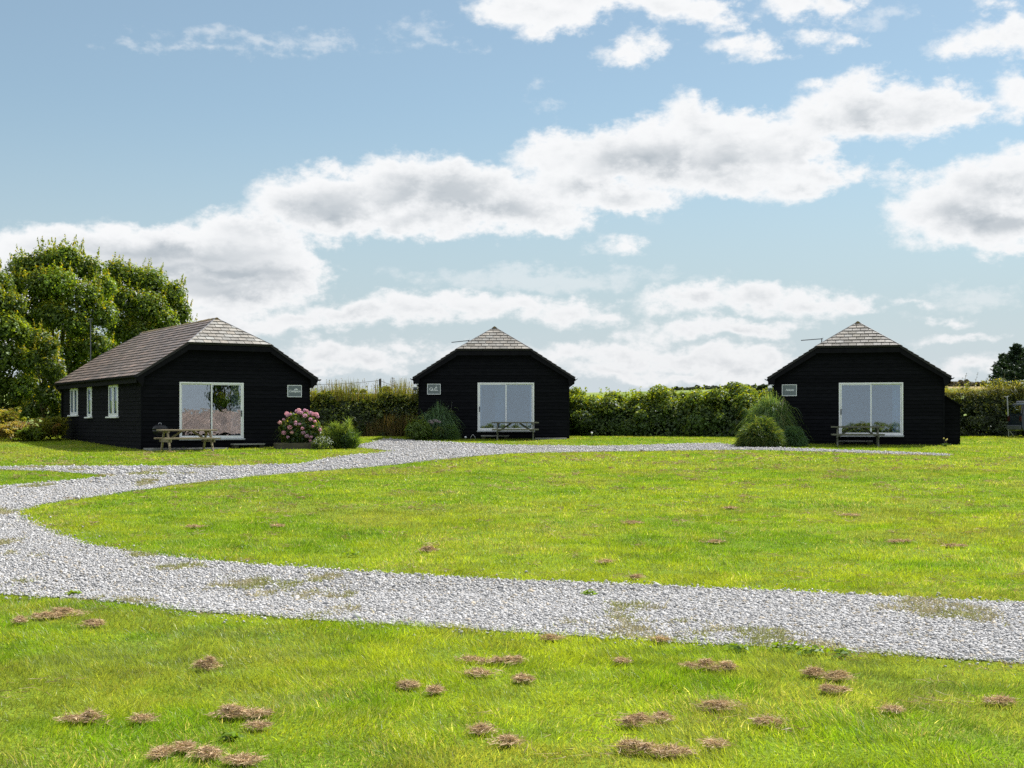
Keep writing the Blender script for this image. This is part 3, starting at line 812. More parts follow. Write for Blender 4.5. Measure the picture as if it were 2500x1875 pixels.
# ------------------------------------------------------------------ picnic tables, steps, beds, barbecue
def picnic_table(label, loc, rot, mat):
    t = thing('picnic_table', label, 'picnic table', loc, rot, 'picnic tables in front of the cabins')
    L = .97
    tp = MB()
    for k in range(5):
        y = -.30 + .15 * k; tp.box(-L - random.uniform(0, .015), L + random.uniform(0, .015), y - .068, y + .068, .700, .755)
    for x in (-.72, .72): tp.box(x - .03, x + .03, -.34, .34, .640, .698)
    tp.build('tabletop', mat, t, bevel=.005)
    for s in (-1, 1):
        b = MB()
        for k in range(2):
            y = s * (.66 + .14 * k - .07); b.box(-L, L, y - .065, y + .065, .412, .465)
        b.build('seat', mat, t, bevel=.005)
        sp = MB(); sp.box(s * .72 - .055 if s < 0 else s * .72 + .015, s * .72 - .015 if s < 0 else s * .72 + .055, -.80, .80, .315, .410); sp.build('seat_support', mat, t, bevel=.004)
        br = MB(); br.beam((s * .18, 0, .70), (s * .70, 0, .37), .07, .045, (0, 1, 0)); br.build('brace', mat, t)
        for q in (-1, 1):
            lg = MB(); lg.beam((s * .745, q * .22, .70), (s * .745, q * .64, -.03), .11, .055, (1, 0, 0)); lg.build('leg', mat, t)
    return t
def local(key, u, v):
    (cx, cy), th = CAB[key]
    x = cx + u * math.cos(th) - v * math.sin(th); y = cy + u * math.sin(th) + v * math.cos(th)
    return x, y
def place_table(key, u, v, label, mat, dr=0):
    x, y = local(key, u, v); picnic_table(label, (x, y, gz(x, y)), CAB[key][1] + dr, mat)
place_table('left', -2.10, -1.75, 'pale weathered picnic table outside the corner-on cabin, a kettle barbecue behind its end', M['old_wood'], math.radians(-3))
place_table('middle', .92, -1.25, 'grey green picnic table against the patio door of the straight-on cabin', M['green_wood'])
place_table('right', -.02, -1.35, 'dark picnic table outside the cabin with the lean-to store', M['green_wood'], math.radians(2))

def step(key, u0, u1, label):
    x, y = local(key, (u0 + u1) / 2, -.32)
    t = thing('door_step', label, 'step', (x, y, gz(x, y)), CAB[key][1], 'door steps')
    w = (u1 - u0) / 2
    m = MB(); m.box(-w, w, -.2, .2, .115, .165); m.build('tread', M['slab'], t, bevel=.006)
    for s in (-1, 1):
        m = MB(); m.box(s * (w - .12) - .08, s * (w - .12) + .08, -.15, .17, -.06, .113); m.build('riser', M['dark_wood'], t)
step('left', .05, 1.05 + .2, 'low slab step below the patio door of the corner-on cabin')
step('middle', -.55, .65, 'low slab step below the patio door of the middle cabin')
step('right', -.75, .55, 'low slab step below the patio door of the cabin with the lean-to')

x, y = local('left', -2.72, -.62)
bq = thing('kettle_barbecue', 'black round kettle barbecue behind the left end of the pale picnic table', 'barbecue', (x, y, gz(x, y)))
m = MB(); m.lathe([(.03, .50), (.14, .52), (.22, .58), (.26, .66), (.265, .72)], 28); m.build('bowl', M['enamel'], bq, smooth=True)
m = MB(); m.lathe([(.272, .722), (.265, .78), (.22, .86), (.14, .91), (.02, .925)], 28); ld = m.build('lid', M['enamel'], bq, smooth=True)
m = MB(); m.tube([(-.05, 0, .92), (-.04, 0, .965), (.04, 0, .965), (.05, 0, .92)], .012, 8); m.build('handle', M['steel'], ld)
for k in range(3):
    a = 2 * PI * k / 3 + .4; m = MB(); m.tube([(.14 * math.cos(a), .14 * math.sin(a), .55), (.27 * math.cos(a), .27 * math.sin(a), 0)], .013, 8); m.build('leg', M['black_trim'], bq)

def paving(key, u0, u1, v0, v1, label):
    x, y = local(key, (u0 + u1) / 2, (v0 + v1) / 2); t = thing('paving_slabs', label, 'paving', (x, y, gz(x, y)), CAB[key][1], 'paving along the cabin fronts')
    w, d = (u1 - u0) / 2, (v1 - v0) / 2; k = max(1, round((u1 - u0) / .6))
    for i in range(k):
        m = MB(); m.box(-w + 2 * w * i / k + .004, -w + 2 * w * (i + 1) / k - .004, -d, d, -.12, .060 + random.uniform(-.006, .006)); m.build('slab', M['slab'], t, bevel=.008)
paving('left', -3.15, -.35, -1.05, -.03, 'strip of grey paving slabs under the pale picnic table')
paving('middle', 1.75, 3.1, -.75, -.03, 'short strip of pale slabs at the right corner of the middle cabin')
def raised_bed(px, Y, w, d, h, rot, label):
    x = at(px, Y); t = thing('raised_bed', label, 'raised bed', (x, Y, gz(x, Y)), rot, 'timber raised beds')
    for s in (-1, 1):
        m = MB(); m.box(-w / 2, w / 2, s * d / 2 - .04, s * d / 2 + .04, -.1, h); m.build('sleeper', M['dark_wood'], t, bevel=.01)
        m = MB(); m.box(s * (w / 2 - .04) - .04, s * (w / 2 - .04) + .04, -d / 2 + .042, d / 2 - .042, -.1, h - .004); m.build('sleeper', M['dark_wood'], t, bevel=.01)
    m = MB(); m.box(-w / 2 + .085, w / 2 - .085, -d / 2 + .045, d / 2 - .045, -.05, h - .04); m.build('soil', surf_mat('bed soil', (.04, .03, .02), scale=14, rough=1, bump=1), t)

# ------------------------------------------------------------------ plants
LG = ((.075, .135, .018), 3); LD = ((.042, .080, .016), 3); LY = ((.21, .225, .025), 1.5)
def blob_leaves(g, c, R, n, size, pl, aspect=.55, up=.35, shell=.55, noise=.28, zmin=None):
    d = rdir(n); d[:, 2] += up * .3; d = unit(d)
    lump = 1 + noise * (fbm(d[:, 0] * 3 + d[:, 2] * 2 + c[0] * 7, d[:, 1] * 3 - d[:, 2] * 2.3 + c[1] * 5, 77, 2) - .5) * 2
    r = shell + (1 - shell) * rng.random(n) ** .6
    p = np.array(c) + d * np.array(R) * (r * lump)[:, None]
    if zmin is not None: p[:, 2] = np.maximum(p[:, 2], zmin + .02 * rng.random(n))
    nr = d * .9 + np.array([0, 0, up]) + .55 * rng.normal(size=(n, 3))
    g.leaves(p, nr, size * np.exp(rng.normal(0, .22, n)), aspect, pal(n, *pl))

def arching(g, n, R, H, pl, w=.012, spread=.18, droop=1.0, flat=1.0, k=7):
    """arching strap leaves from one crown at the origin"""
    az = rng.uniform(0, 2 * PI, n); reach = R * np.abs(rng.normal(.62, .26, n)); top = H * rng.uniform(.6, 1.02, n)
    b = np.stack([np.cos(az), np.sin(az), np.zeros(n)], 1)
    t = np.linspace(0, 1, k)[None, :, None]
    base = rng.normal(0, spread, (n, 1, 3)) * np.array([1, 1, 0])
    rise = (t * 1.9 - t * t * (.95 + droop * .62 * (reach / R)[:, None, None])) * top[:, None, None]
    L = base + b[:, None] * reach[:, None, None] * (t ** 1.35) + np.array([0, 0, 1]) * rise
    L[..., 1] *= flat; L[..., 2] = np.maximum(L[..., 2], .02)
    side = np.stack([-np.sin(az), np.cos(az), np.zeros(n)], 1); side = unit(side + .5 * rng.normal(size=(n, 3)))
    g.strips(L, w * np.exp(rng.normal(0, .2, n)), pal(n, *pl), side)

def stems(root, pts, mat=None, name='stem'):
    m = MB()
    for a, b, r in pts: m.tube([a, ((a[0] + b[0]) / 2 + random.uniform(-.02, .02), (a[1] + b[1]) / 2, (a[2] + b[2]) / 2), b], [r, r * .8, r * .5], 5)
    return m.build(name, mat or M['bark'], root)

def plant_root(name, label, cat, px, Y, group=None):
    x = at(px, Y); return thing(name, label, cat, (x, Y, gz(x, Y) - .02), 0, group)

# left bed: hydrangea, arching grass, feathery conifer, white-flowered shrub, dark spreading shrub
Yh = 49.4; sc = F / Yh
raised_bed(722, 49.0, 1.5, .7, .22, math.radians(18), 'dark timber raised bed under the pink hydrangea')
hy = plant_root('hydrangea', 'rounded hydrangea covered in pink mophead flowers by the cabin corner', 'hydrangea', 731, Yh)
g = Green(); blob_leaves(g, (0, 0, .68), (.78, .52, .60), 5200, .10, [LG, LD, LY], .7, .45, .5)
blob_leaves(g, (.45, .1, .55), (.42, .4, .42), 1300, .09, [LG, ((.17, .18, .02), 3)], .65, .45, .5)
blob_leaves(g, (0, 0, .45), (.55, .45, .44), 1200, .11, [LD], .7, .2, .2, zmin=.02)
g.build('foliage', M['leaf'], hy)
stems(hy, [((random.uniform(-.15, .15), 0, 0), (random.uniform(-.5, .5), random.uniform(-.3, .2), random.uniform(.6, 1.0)), .014) for _ in range(9)])
heads = [(330, 420), (430, 440), (360, 475), (640, 335), (650, 390), (790, 335), (850, 350), (820, 470), (930, 405), (1000, 430), (1120, 500), (960, 570), (1060, 620), (1090, 440), (160, 650), (600, 640), (270, 570), (455, 770), (775, 800), (800, 910), (290, 910), (510, 900), (400, 1020), (885, 990), (980, 1020), (960, 1110), (1180, 830), (610, 690), (700, 690), (1020, 750), (720, 400), (590, 300 + 60)]
for i, (zx, zy) in enumerate(heads):
    fx = 670 + zx / 10.53; fy = 970 + zy / 10.53
    lx = (fx - 731) / sc; lz = zat(fy, Yh) - (gz(at(731, Yh), Yh) - .02)
    q = 1 - min(.97, (lx / .80) ** 2 + ((lz - .66) / .72) ** 2); ly = -.52 * math.sqrt(max(q, .02)) - .03
    r = random.choice((.055, .065, .075, .085)) if i not in (17,) else .095
    f = Green(); n = 190; d = rdir(n); pcol = random.choice(((.66, .36, .44), (.70, .40, .45), (.63, .38, .50), (.72, .46, .46), (.54, .34, .44)))
    f.leaves(np.array([lx, ly, lz]) + d * r * np.array([1, 1, .85]) * rng.uniform(.75, 1, (n, 1)), d + .35 * rng.normal(size=(n, 3)), .032, .95, pal(n, (pcol, 3), (tuple(min(.85, c * 1.3) for c in pcol), 1), var=.12))
    f.build('flower_head', M['petal'], hy)
og = plant_root('ornamental_grass', 'light green arching grass rising behind the pink hydrangea', 'ornamental grass', 718, 49.75)
g = Green(); arching(g, 620, .62, 1.52, [((.14, .21, .03), 3), ((.08, .15, .025), 2), ((.20, .23, .05), 1)], .022, .12, 1.1); g.build('foliage', M['leaf'], og)
cf = plant_root('feathery_conifer', 'upright feathery green conifer beside the hydrangea', 'conifer', 826, 49.2)
def feathery(g, n, R, H, pl, w=.010, ln=.26, plumes=11):
    for k in range(plumes):
        a0 = random.uniform(0, 2 * PI); r0 = R * .62 * random.random() ** .5; h0 = H * random.uniform(.62, 1.0) * (1 - .35 * (r0 / R) ** 2); rp = R * random.uniform(.34, .55); m = n // plumes
        z = rng.random(m) ** .8 * h0; rr = rp * (1 - (z / h0) ** 1.4 * .9) * rng.random(m) ** .5; az = rng.uniform(0, 2 * PI, m); lean = r0 / R * .35
        b = np.stack([math.cos(a0) * (r0 + lean * z) + np.cos(az) * rr, math.sin(a0) * (r0 + lean * z) + np.sin(az) * rr, z], 1)
        d = unit(np.stack([np.cos(az) * .5 + math.cos(a0) * .25, np.sin(az) * .5 + math.sin(a0) * .25, np.full(m, 1.0)], 1) + .3 * rng.normal(size=(m, 3))); l = ln * rng.uniform(.4, 1.15, m)[:, None]
        g.strips(np.stack([b, b + d * l * .5, b + d * l + np.array([0, 0, -.03])], 1), w * np.ones(m), pal(m, *pl) * math.exp(random.gauss(0, .12)))
g = Green(); feathery(g, 3600, .50, 1.10, [((.14, .21, .05), 3), ((.085, .15, .04), 3), ((.20, .27, .07), 1.5)], .018, .30); blob_leaves(g, (0, 0, .32), (.32, .32, .3), 700, .12, [LD], .5, .3, .2, zmin=.02); g.build('foliage', M['leaf'], cf)
stems(cf, [((0, 0, 0), (0, 0, .8), .03)], name='trunk')
wf = plant_root('flowering_shrub', 'low silvery shrub with tiny white flowers in front of the feathery conifer', 'shrub', 785, 48.6)
g = Green(); blob_leaves(g, (0, 0, .20), (.42, .34, .26), 1300, .06, [((.12, .18, .05), 3), ((.17, .21, .07), 1.5), LD], .5, .5, .5, zmin=.01); g.build('foliage', M['leaf'], wf)
f = Green(); n = 130; d = rdir(n); d[:, 2] = np.abs(d[:, 2]); p = np.array([.05, -.02, .22]) + d * np.array([.40, .34, .28]); f.leaves(p, d + .3 * rng.normal(size=(n, 3)), .030, .9, pal(n, ((.62, .66, .66), 1))); f.build('petals', M['petal'], wf)
dk = plant_root('spreading_shrub', 'dark green spreading shrub at the right end of the hydrangea bed', 'shrub', 850, 48.9)
g = Green(); blob_leaves(g, (0, 0, .30), (.34, .34, .34), 1900, .075, [LD, ((.045, .10, .02), 3)], .4, .3, .45, zmin=.01); feathery(g, 900, .40, .72, [((.08, .15, .03), 2), LD], .016, .3); g.build('foliage', M['leaf'], dk)

# middle bed
raised_bed(1056, 57.0, 1.25, .7, .22, 0, 'dark timber raised bed in front of the middle cabin')
g1 = plant_root('ornamental_grass', 'dark blue green grass fountain beneath the Gull sign', 'ornamental grass', 1072, 57.05)
g = Green(); arching(g, 1300, 1.05, 1.95, [((.10, .19, .09), 3), ((.15, .25, .12), 2), ((.06, .12, .055), 2)], .030, .16, 1.3, flat=.42); g.build('foliage', M['leaf'], g1)
f = Green(); L = np.array([[(.15, -.1, .9), (.30, -.1, 1.3), (.34, -.1, 1.68)], [(.3, -.1, .8), (.52, -.1, 1.2), (.55, -.1, 1.62)]]); f.strips(L, np.array([.03, .03]), np.full((2, 3), .3), tip=.6); f.build('seed_heads', M['straw'], g1)
b1 = plant_root('leafy_shrub', 'leafy shrub with tall yellowing shoots left of the grass fountain', 'shrub', 1020, 56.5)
g = Green(); blob_leaves(g, (0, 0, .38), (.60, .48, .46), 4000, .09, [LG, ((.12, .20, .035), 3), ((.15, .21, .04), 2)], .5, .5, .45, zmin=.01)
for k in range(16):
    a = np.array([random.uniform(-.45, .35), random.uniform(-.2, .2), random.uniform(.4, .7)]); h = random.uniform(.3, .75); n = 16; t = np.linspace(0, 1, n)[:, None]
    p = a + t * np.array([random.uniform(-.05, .05), 0, h]) + rng.normal(0, .025, (n, 3)); g.leaves(p, rdir(n) + np.array([0, -.3, .4]), .07, .45, pal(n, ((.19, .20, .05), 2), LG))
g.build('foliage', M['leaf'], b1)
b2 = plant_root('rosemary_bush', 'rounded fine leaved bush under the grass fountain with a few faded pink flower heads', 'bush', 1090, 56.6)
g = Green(); blob_leaves(g, (0, 0, .32), (.60, .45, .36), 1600, .07, [LD, ((.08, .16, .05), 3)], .35, .4, .4, zmin=.01); feathery(g, 3000, .62, .66, [((.085, .165, .06), 3), ((.12, .20, .07), 1)], .016, .2); g.build('foliage', M['leaf'], b2)
for cx_, cz_, r in ((-.66, .80, .075), (-.60, .74, .06), (-.46, .83, .075), (-.36, .80, .05), (-.28, .77, .045)):
    f = Green(); n = 90; d = rdir(n); f.leaves(np.array([cx_, -.15, cz_]) + d * r * np.array([1.3, 1, .8]), d + .3 * rng.normal(size=(n, 3)), .03, .9, pal(n, ((.33, .27, .31), 2), ((.45, .40, .40), 1)))
    f.build('flower_head', M['petal'], b2)
b3 = plant_root('variegated_shrub', 'small yellow variegated shrub above the timber bed edge', 'shrub', 1072, 56.45)
g = Green(); blob_leaves(g, (0, 0, .38), (.20, .16, .2), 420, .06, [((.26, .27, .05), 3), LG], .5, .5, .4); blob_leaves(g, (0, 0, .15), (.15, .12, .2), 200, .06, [LD], .5, .5, .2, zmin=.01); g.build('foliage', M['leaf'], b3)

# right bed
raised_bed(1930, 51.6, .8, .6, .24, math.radians(-14), 'dark timber raised bed beside the cabin with the lean-to')
g2 = plant_root('pampas_grass', 'large green pampas grass arching over the Atlantic sign', 'pampas grass', 1880, 51.7)
g = Green(); arching(g, 1700, 1.12, 2.62, [((.10, .19, .055), 3), ((.16, .24, .075), 2), ((.24, .27, .08), .8), ((.06, .12, .04), 2)], .028, .20, 1.2, flat=.55, k=8); g.build('foliage', M['leaf'], g2)
f = Green(); n = 9; bx = rng.uniform(.2, .8, n); L = np.stack([np.stack([bx * .4, np.full(n, -.25), np.full(n, .3)], 1), np.stack([bx * .8, np.full(n, -.3), np.full(n, 1.1)], 1), np.stack([bx + rng.normal(0, .05, n), np.full(n, -.3), rng.uniform(1.4, 1.95, n)], 1)], 1); f.strips(L, .022, pal(n, ((.20, .22, .13), 1)), tip=.4); f.build('dry_stems', M['straw'], g2)
b4 = plant_root('mounded_shrub', 'dense drooping mounded shrub below the pampas grass', 'shrub', 1856, 50.6)
def mound(g, n, R, H, pl, w, ln, c0=(0, 0, 0)):
    az = rng.uniform(0, 2 * PI, n); c = rng.random(n); el = np.arcsin(c); b = np.stack([np.cos(az) * np.cos(el) * R, np.sin(az) * np.cos(el) * R * .8, np.sin(el) * H], 1)
    b *= (.68 + .55 * fbm(az * 1.9, el * 2.6, 55, 3))[:, None]
    d = unit(np.stack([np.cos(az) * .8, np.sin(az) * .8, .45 - 1.1 * (1 - c)], 1) + .3 * rng.normal(size=(n, 3)))
    L = np.stack([b - d * ln * .3, b + d * ln * .4 + np.array([0, 0, .02]), b + d * ln * .9 - np.array([0, 0, .05])], 1) + np.array(c0); L[..., 2] = np.maximum(L[..., 2], .01)
    g.strips(L, w, pal(n, *pl))
MP = [((.06, .115, .028), 3), ((.095, .15, .036), 2), ((.20, .23, .05), .8)]
g = Green(); mound(g, 2600, .62, .84, MP, .020, .30, (-.12, 0, 0)); mound(g, 1700, .42, 1.08, MP, .020, .30, (.18, .05, 0)); mound(g, 1500, .42, .70, MP, .020, .30, (.42, -.1, 0)); mound(g, 900, .3, .55, MP, .02, .26, (-.55, -.1, 0)); blob_leaves(g, (0, 0, .4), (.62, .5, .5), 1500, .14, [LD], .5, .3, .2, zmin=.01); feathery(g, 500, .35, 1.25, [((.15, .18, .04), 2), LG], .016, .22); g.build('foliage', M['leaf'], b4)
b5 = plant_root('rosemary_bush', 'blue green rounded bush over the timber bed right of the mounded shrub', 'bush', 1936, 51.0)
g = Green(); mound(g, 2600, .48, .72, [((.075, .155, .065), 3), ((.11, .19, .08), 1)], .016, .2); blob_leaves(g, (0, 0, .3), (.38, .33, .34), 700, .11, [LD], .5, .3, .2, zmin=.01); g.build('foliage', M['leaf'], b5)
yf = plant_root('yellow_flower', 'small plant with pale yellow flowers at the corner of the lean-to', 'flower', 2307, 50.9)
g = Green(); arching(g, 60, .2, .22, [LG], .02, .04); g.build('foliage', M['leaf'], yf)
f = Green()
for q in ((-.06, -.05, .33), (.07, -.03, .30), (.02, -.06, .26)):
    n = 30; d = rdir(n); f.leaves(np.array(q) + d * .025, d, .03, .9, pal(n, ((.65, .62, .25), 1))); 
L = np.array([[(0, 0, .02), (-.03, -.03, .18), (-.06, -.05, .33)], [(0, 0, .02), (.03, -.02, .16), (.07, -.03, .30)]]); f.strips(L, np.array([.01, .01]), np.full((2, 3), .1), tip=.7); f.build('petals', M['petal'], yf)

# bracken at the far left
def bracken(px, Y, R, H, label, pl, n=420):
    t = plant_root('bracken', label, 'bracken', px, Y, 'bracken under the trees')
    g = Green()
    for k in range(46):
        a = random.uniform(0, 2 * PI); b = np.array([random.gauss(0, R * .4), random.gauss(0, .35), 0]); rr = random.uniform(.3, .65); hh = H * random.uniform(.55, 1.0); m = 26
        tt = np.linspace(.15, 1, m)[:, None]; ax = np.array([math.cos(a), math.sin(a), 0])
        spine = b + ax * rr * tt ** 1.5 + np.array([0, 0, 1]) * hh * (tt * 1.75 - tt * tt * .95)
        sd = np.array([-ax[1], ax[0], 0]); c = pal(1, *pl)
        wv = .20 * (1 - np.abs(tt - .45) * 1.2)
        for s in (-1, 1):
            g.leaves(spine + sd * s * wv * .5 + rng.normal(0, .012, (m, 3)), np.array([0, 0, 1.]) + .45 * rng.normal(size=(m, 3)), np.maximum(wv[:, 0], .04) * 1.15, .3, c * np.exp(rng.normal(0, .15, (m, 1))), axis=np.tile(sd * s + ax * .4, (m, 1)))
    blob_leaves(g, (0, 0, H * .35), (R, .5, H * .42), n, .10, pl, .4, .5, .3, zmin=.01)
    g.build('fronds', M['leaf'], t)
BR = [((.22, .20, .05), 3), ((.15, .19, .03), 3), ((.26, .19, .075), 1)]
bracken(25, 55.5, 1.0, 1.05, 'pale tan bracken at the foot of the leftmost trees', [((.26, .23, .075), 3), ((.18, .20, .04), 2.5), ((.29, .20, .10), .8)], 900)
bracken(8, 57.2, .7, 1.75, 'taller brown tipped bracken against the dark trunk on the far left', BR)
bracken(78, 55.2, .55, .75, 'low green bracken between the tan bracken and the cabin corner', [((.10, .16, .02), 3), ((.15, .17, .03), 1)])
bracken(128, 56.0, .55, 1.25, 'yellow green bracken touching the back corner of the corner-on cabin', [((.17, .19, .03), 3), ((.11, .15, .025), 2), ((.24, .16, .06), .7)], 600)

# ------------------------------------------------------------------ trees
def limb(m, a, b, r0, r1):
    a = Vector(a); b = Vector(b); k = 5; pts = []
    for i in range(k):
        p = a.lerp(b, i / (k - 1)); w = math.sin(PI * i / (k - 1)) * .12 * (b - a).length
        pts.append(p + Vector((random.uniform(-w, w), random.uniform(-w, w), .3 * w)))
    m.tube(pts, [r0 + (r1 - r0) * i / (k - 1) for i in range(k)], 7)
def tree(label, px, Y, clumps, pl, tip_pl, trunk_h=2.2, trunk_r=.2, leaf=.145, per=1100, name='tree', group='trees beside the corner-on cabin', cat='tree', loc=None, fill=1.0):
    """clumps: list of (x, y, z, r) relative to the base"""
    x = at(px, Y) if loc is None else loc[0]; Y = Y if loc is None else loc[1]
    t = thing(name, label, cat, (x, Y, gz(x, Y) - .05), 0, group)
    tr = MB(); top = Vector((random.uniform(-.3, .3), 0, trunk_h)); limb(tr, (0, 0, -.1), top, trunk_r, trunk_r * .7)
    for (cx, cy, cz, r) in random.sample(clumps, min(len(clumps), 22)):
        st = Vector((0, 0, 0)).lerp(top, random.uniform(.55, 1)); limb(tr, st, (cx * .95, cy * .95, cz - r * .2), trunk_r * .38, .02)
    tr.build('trunk', M['bark'], t)
    g = Green()
    for (cx, cy, cz, r) in clumps:
        n = int(per * r * r); d = rdir(n); d[:, 2] = d[:, 2] * .9 + .12; d = unit(d)
        rad = r * .87 * (.62 + .42 * rng.random(n) ** .7) * (1 + .30 * (fbm(d[:, 0] * 3.1 + cx * 3, d[:, 1] * 3.1 + d[:, 2] * 3 + cz * 3, 31, 2) - .5) * 2)
        p = np.array([cx, cy, cz]) + d * rad[:, None] * np.array([1, 1, .92])
        ct = math.exp(random.gauss(.02, .20)); c = pal(n, *pl) * ct; hi = rng.random(n) < .40 * np.clip(d[:, 2], 0, 1); c[hi] = pal(int(hi.sum()), *tip_pl)  # upward leaves coloured brighter as painted sun highlights
        nr = d + np.array([0, 0, .5]) + .6 * rng.normal(size=(n, 3))
        g.leaves(p, nr, leaf * np.exp(rng.normal(0, .22, n)), .62, c)
        ns = int(9 * r * r)
        for k in range(ns):                               # upright leafy shoots
            dd = unit(np.array([random.gauss(0, .8), random.gauss(0, .8), .75])); m = 17; tt = np.linspace(0, 1, m)[:, None]
            st = np.array([cx, cy, cz]) + dd * r * .85; ln = random.uniform(.25, .60)
            p = st + tt * (np.array([0, 0, 1.0]) * .75 + dd * .3) * ln + rng.normal(0, .035, (m, 3)) * (1.3 - tt)
            g.leaves(p, rdir(m) * .8 + dd * .4, leaf * (1.05 - .4 * tt[:, 0]), .55, pal(m, *tip_pl, (pl[0][0], 1)), axis=np.tile(np.array([0, 0, 1.]), (m, 1)))
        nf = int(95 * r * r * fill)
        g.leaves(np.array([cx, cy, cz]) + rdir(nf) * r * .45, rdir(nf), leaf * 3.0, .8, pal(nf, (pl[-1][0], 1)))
    g.build('crown', M['leaf'], t)
    return t
def px_clumps(px0, Y, lst, jitter=.25):
    """clump centres read off the crown's outline: (px, py, radius m, depth m)"""
    x0 = at(px0, Y); z0 = gz(x0, Y) - .05; out = []
    for (px, py, r, dy) in lst:
        yy = Y + dy; out.append((at(px, yy) - x0 + random.gauss(0, jitter * .3), dy, zat(py, yy) - z0, r))
    return out
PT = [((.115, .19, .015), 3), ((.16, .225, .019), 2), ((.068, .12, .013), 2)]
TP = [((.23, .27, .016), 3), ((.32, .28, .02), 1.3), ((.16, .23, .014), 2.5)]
T1 = [(60, 655, .95, 0), (110, 640, 1.0, .3), (165, 632, 1.0, 0), (215, 660, .95, .3), (250, 700, .85, 0), (40, 700, .9, -.6), (95, 700, 1.05, -1.2), (150, 695, 1.05, -1.4), (205, 725, 1.0, -1.2),
      (75, 765, 1.0, -1.0), (130, 770, .95, -1.8), (190, 790, .95, -1.7), (245, 770, .9, -.9), (60, 830, 1.0, -.6), (120, 840, .95, -.2), (185, 860, 1.0, -.5), (235, 850, .95, -1.0), (210, 910, 1.0, .2), (150, 920, .95, .5),
      (90, 900, 1.0, .4), (240, 930, .9, .4), (120, 980, .9, .3), (60, 970, .9, .6), (180, 980, .9, .4), (20, 760, .9, .3), (140, 740, 1, 1.4), (90, 800, 1, 1.5), (200, 820, 1, 1.5)]
T2 = [(285, 665, .85, 0), (270, 720, .9, -.6), (330, 680, .95, .2), (375, 690, .95, 0), (415, 720, .95, .2), (440, 765, .85, 0), (455, 810, .75, .2), (310, 735, .95, -1.0), (360, 750, 1.05, -1.2), (405, 790, 1.0, -1.0),
      (290, 800, 1.0, -1.2), (340, 820, 1.0, -1.5), (390, 850, .95, -1.2), (440, 850, .9, .0), (275, 870, .95, -.8), (320, 890, .95, -.6), (370, 900, 1.0, .2), (430, 900, 1, .3), (280, 930, .9, .3), (330, 950, 1, .4), (390, 950, 1, .4), (345, 780, 1, 1.5), (405, 830, 1, 1.5), (300, 830, 1, 1.5)]
T3 = [(-60, 680, 1.0, 0), (0, 690, .8, 0), (-30, 740, 1.0, -.6), (30, 745, .75, -.3), (-80, 770, 1.1, -.3), (15, 800, .9, -.9), (50, 810, .65, -.3), (-40, 830, 1.0, -.7), (10, 870, .95, -.6), (55, 880, .7, -.2), (-60, 900, 1, -.2), (0, 940, .95, -.2), (50, 950, .75, 0), (-20, 1000, .9, .2), (40, 1010, .8, .3)]
T4 = [(95, 830, .6, 0), (125, 850, .65, -.3), (80, 880, .7, -.4), (120, 900, .75, -.7), (150, 920, .55, -.2), (70, 940, .75, -.1), (115, 960, .8, -.4), (150, 980, .6, .1), (85, 1000, .75, .1), (130, 1020, .7, .1)]
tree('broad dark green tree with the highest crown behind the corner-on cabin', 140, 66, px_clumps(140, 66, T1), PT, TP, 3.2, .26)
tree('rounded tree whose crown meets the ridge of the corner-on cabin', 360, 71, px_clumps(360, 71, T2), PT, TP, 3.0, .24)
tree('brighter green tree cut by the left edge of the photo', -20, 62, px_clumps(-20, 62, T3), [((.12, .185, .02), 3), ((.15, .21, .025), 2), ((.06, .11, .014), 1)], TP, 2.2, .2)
tree('small yellow green tree in front of the taller ones, by the cabin eave', 112, 61.5, px_clumps(112, 61.5, T4), [((.10, .155, .018), 3), ((.065, .11, .014), 2)], [((.30, .28, .02), 3), ((.16, .21, .018), 2)], 1.2, .13, leaf=.13, per=900)

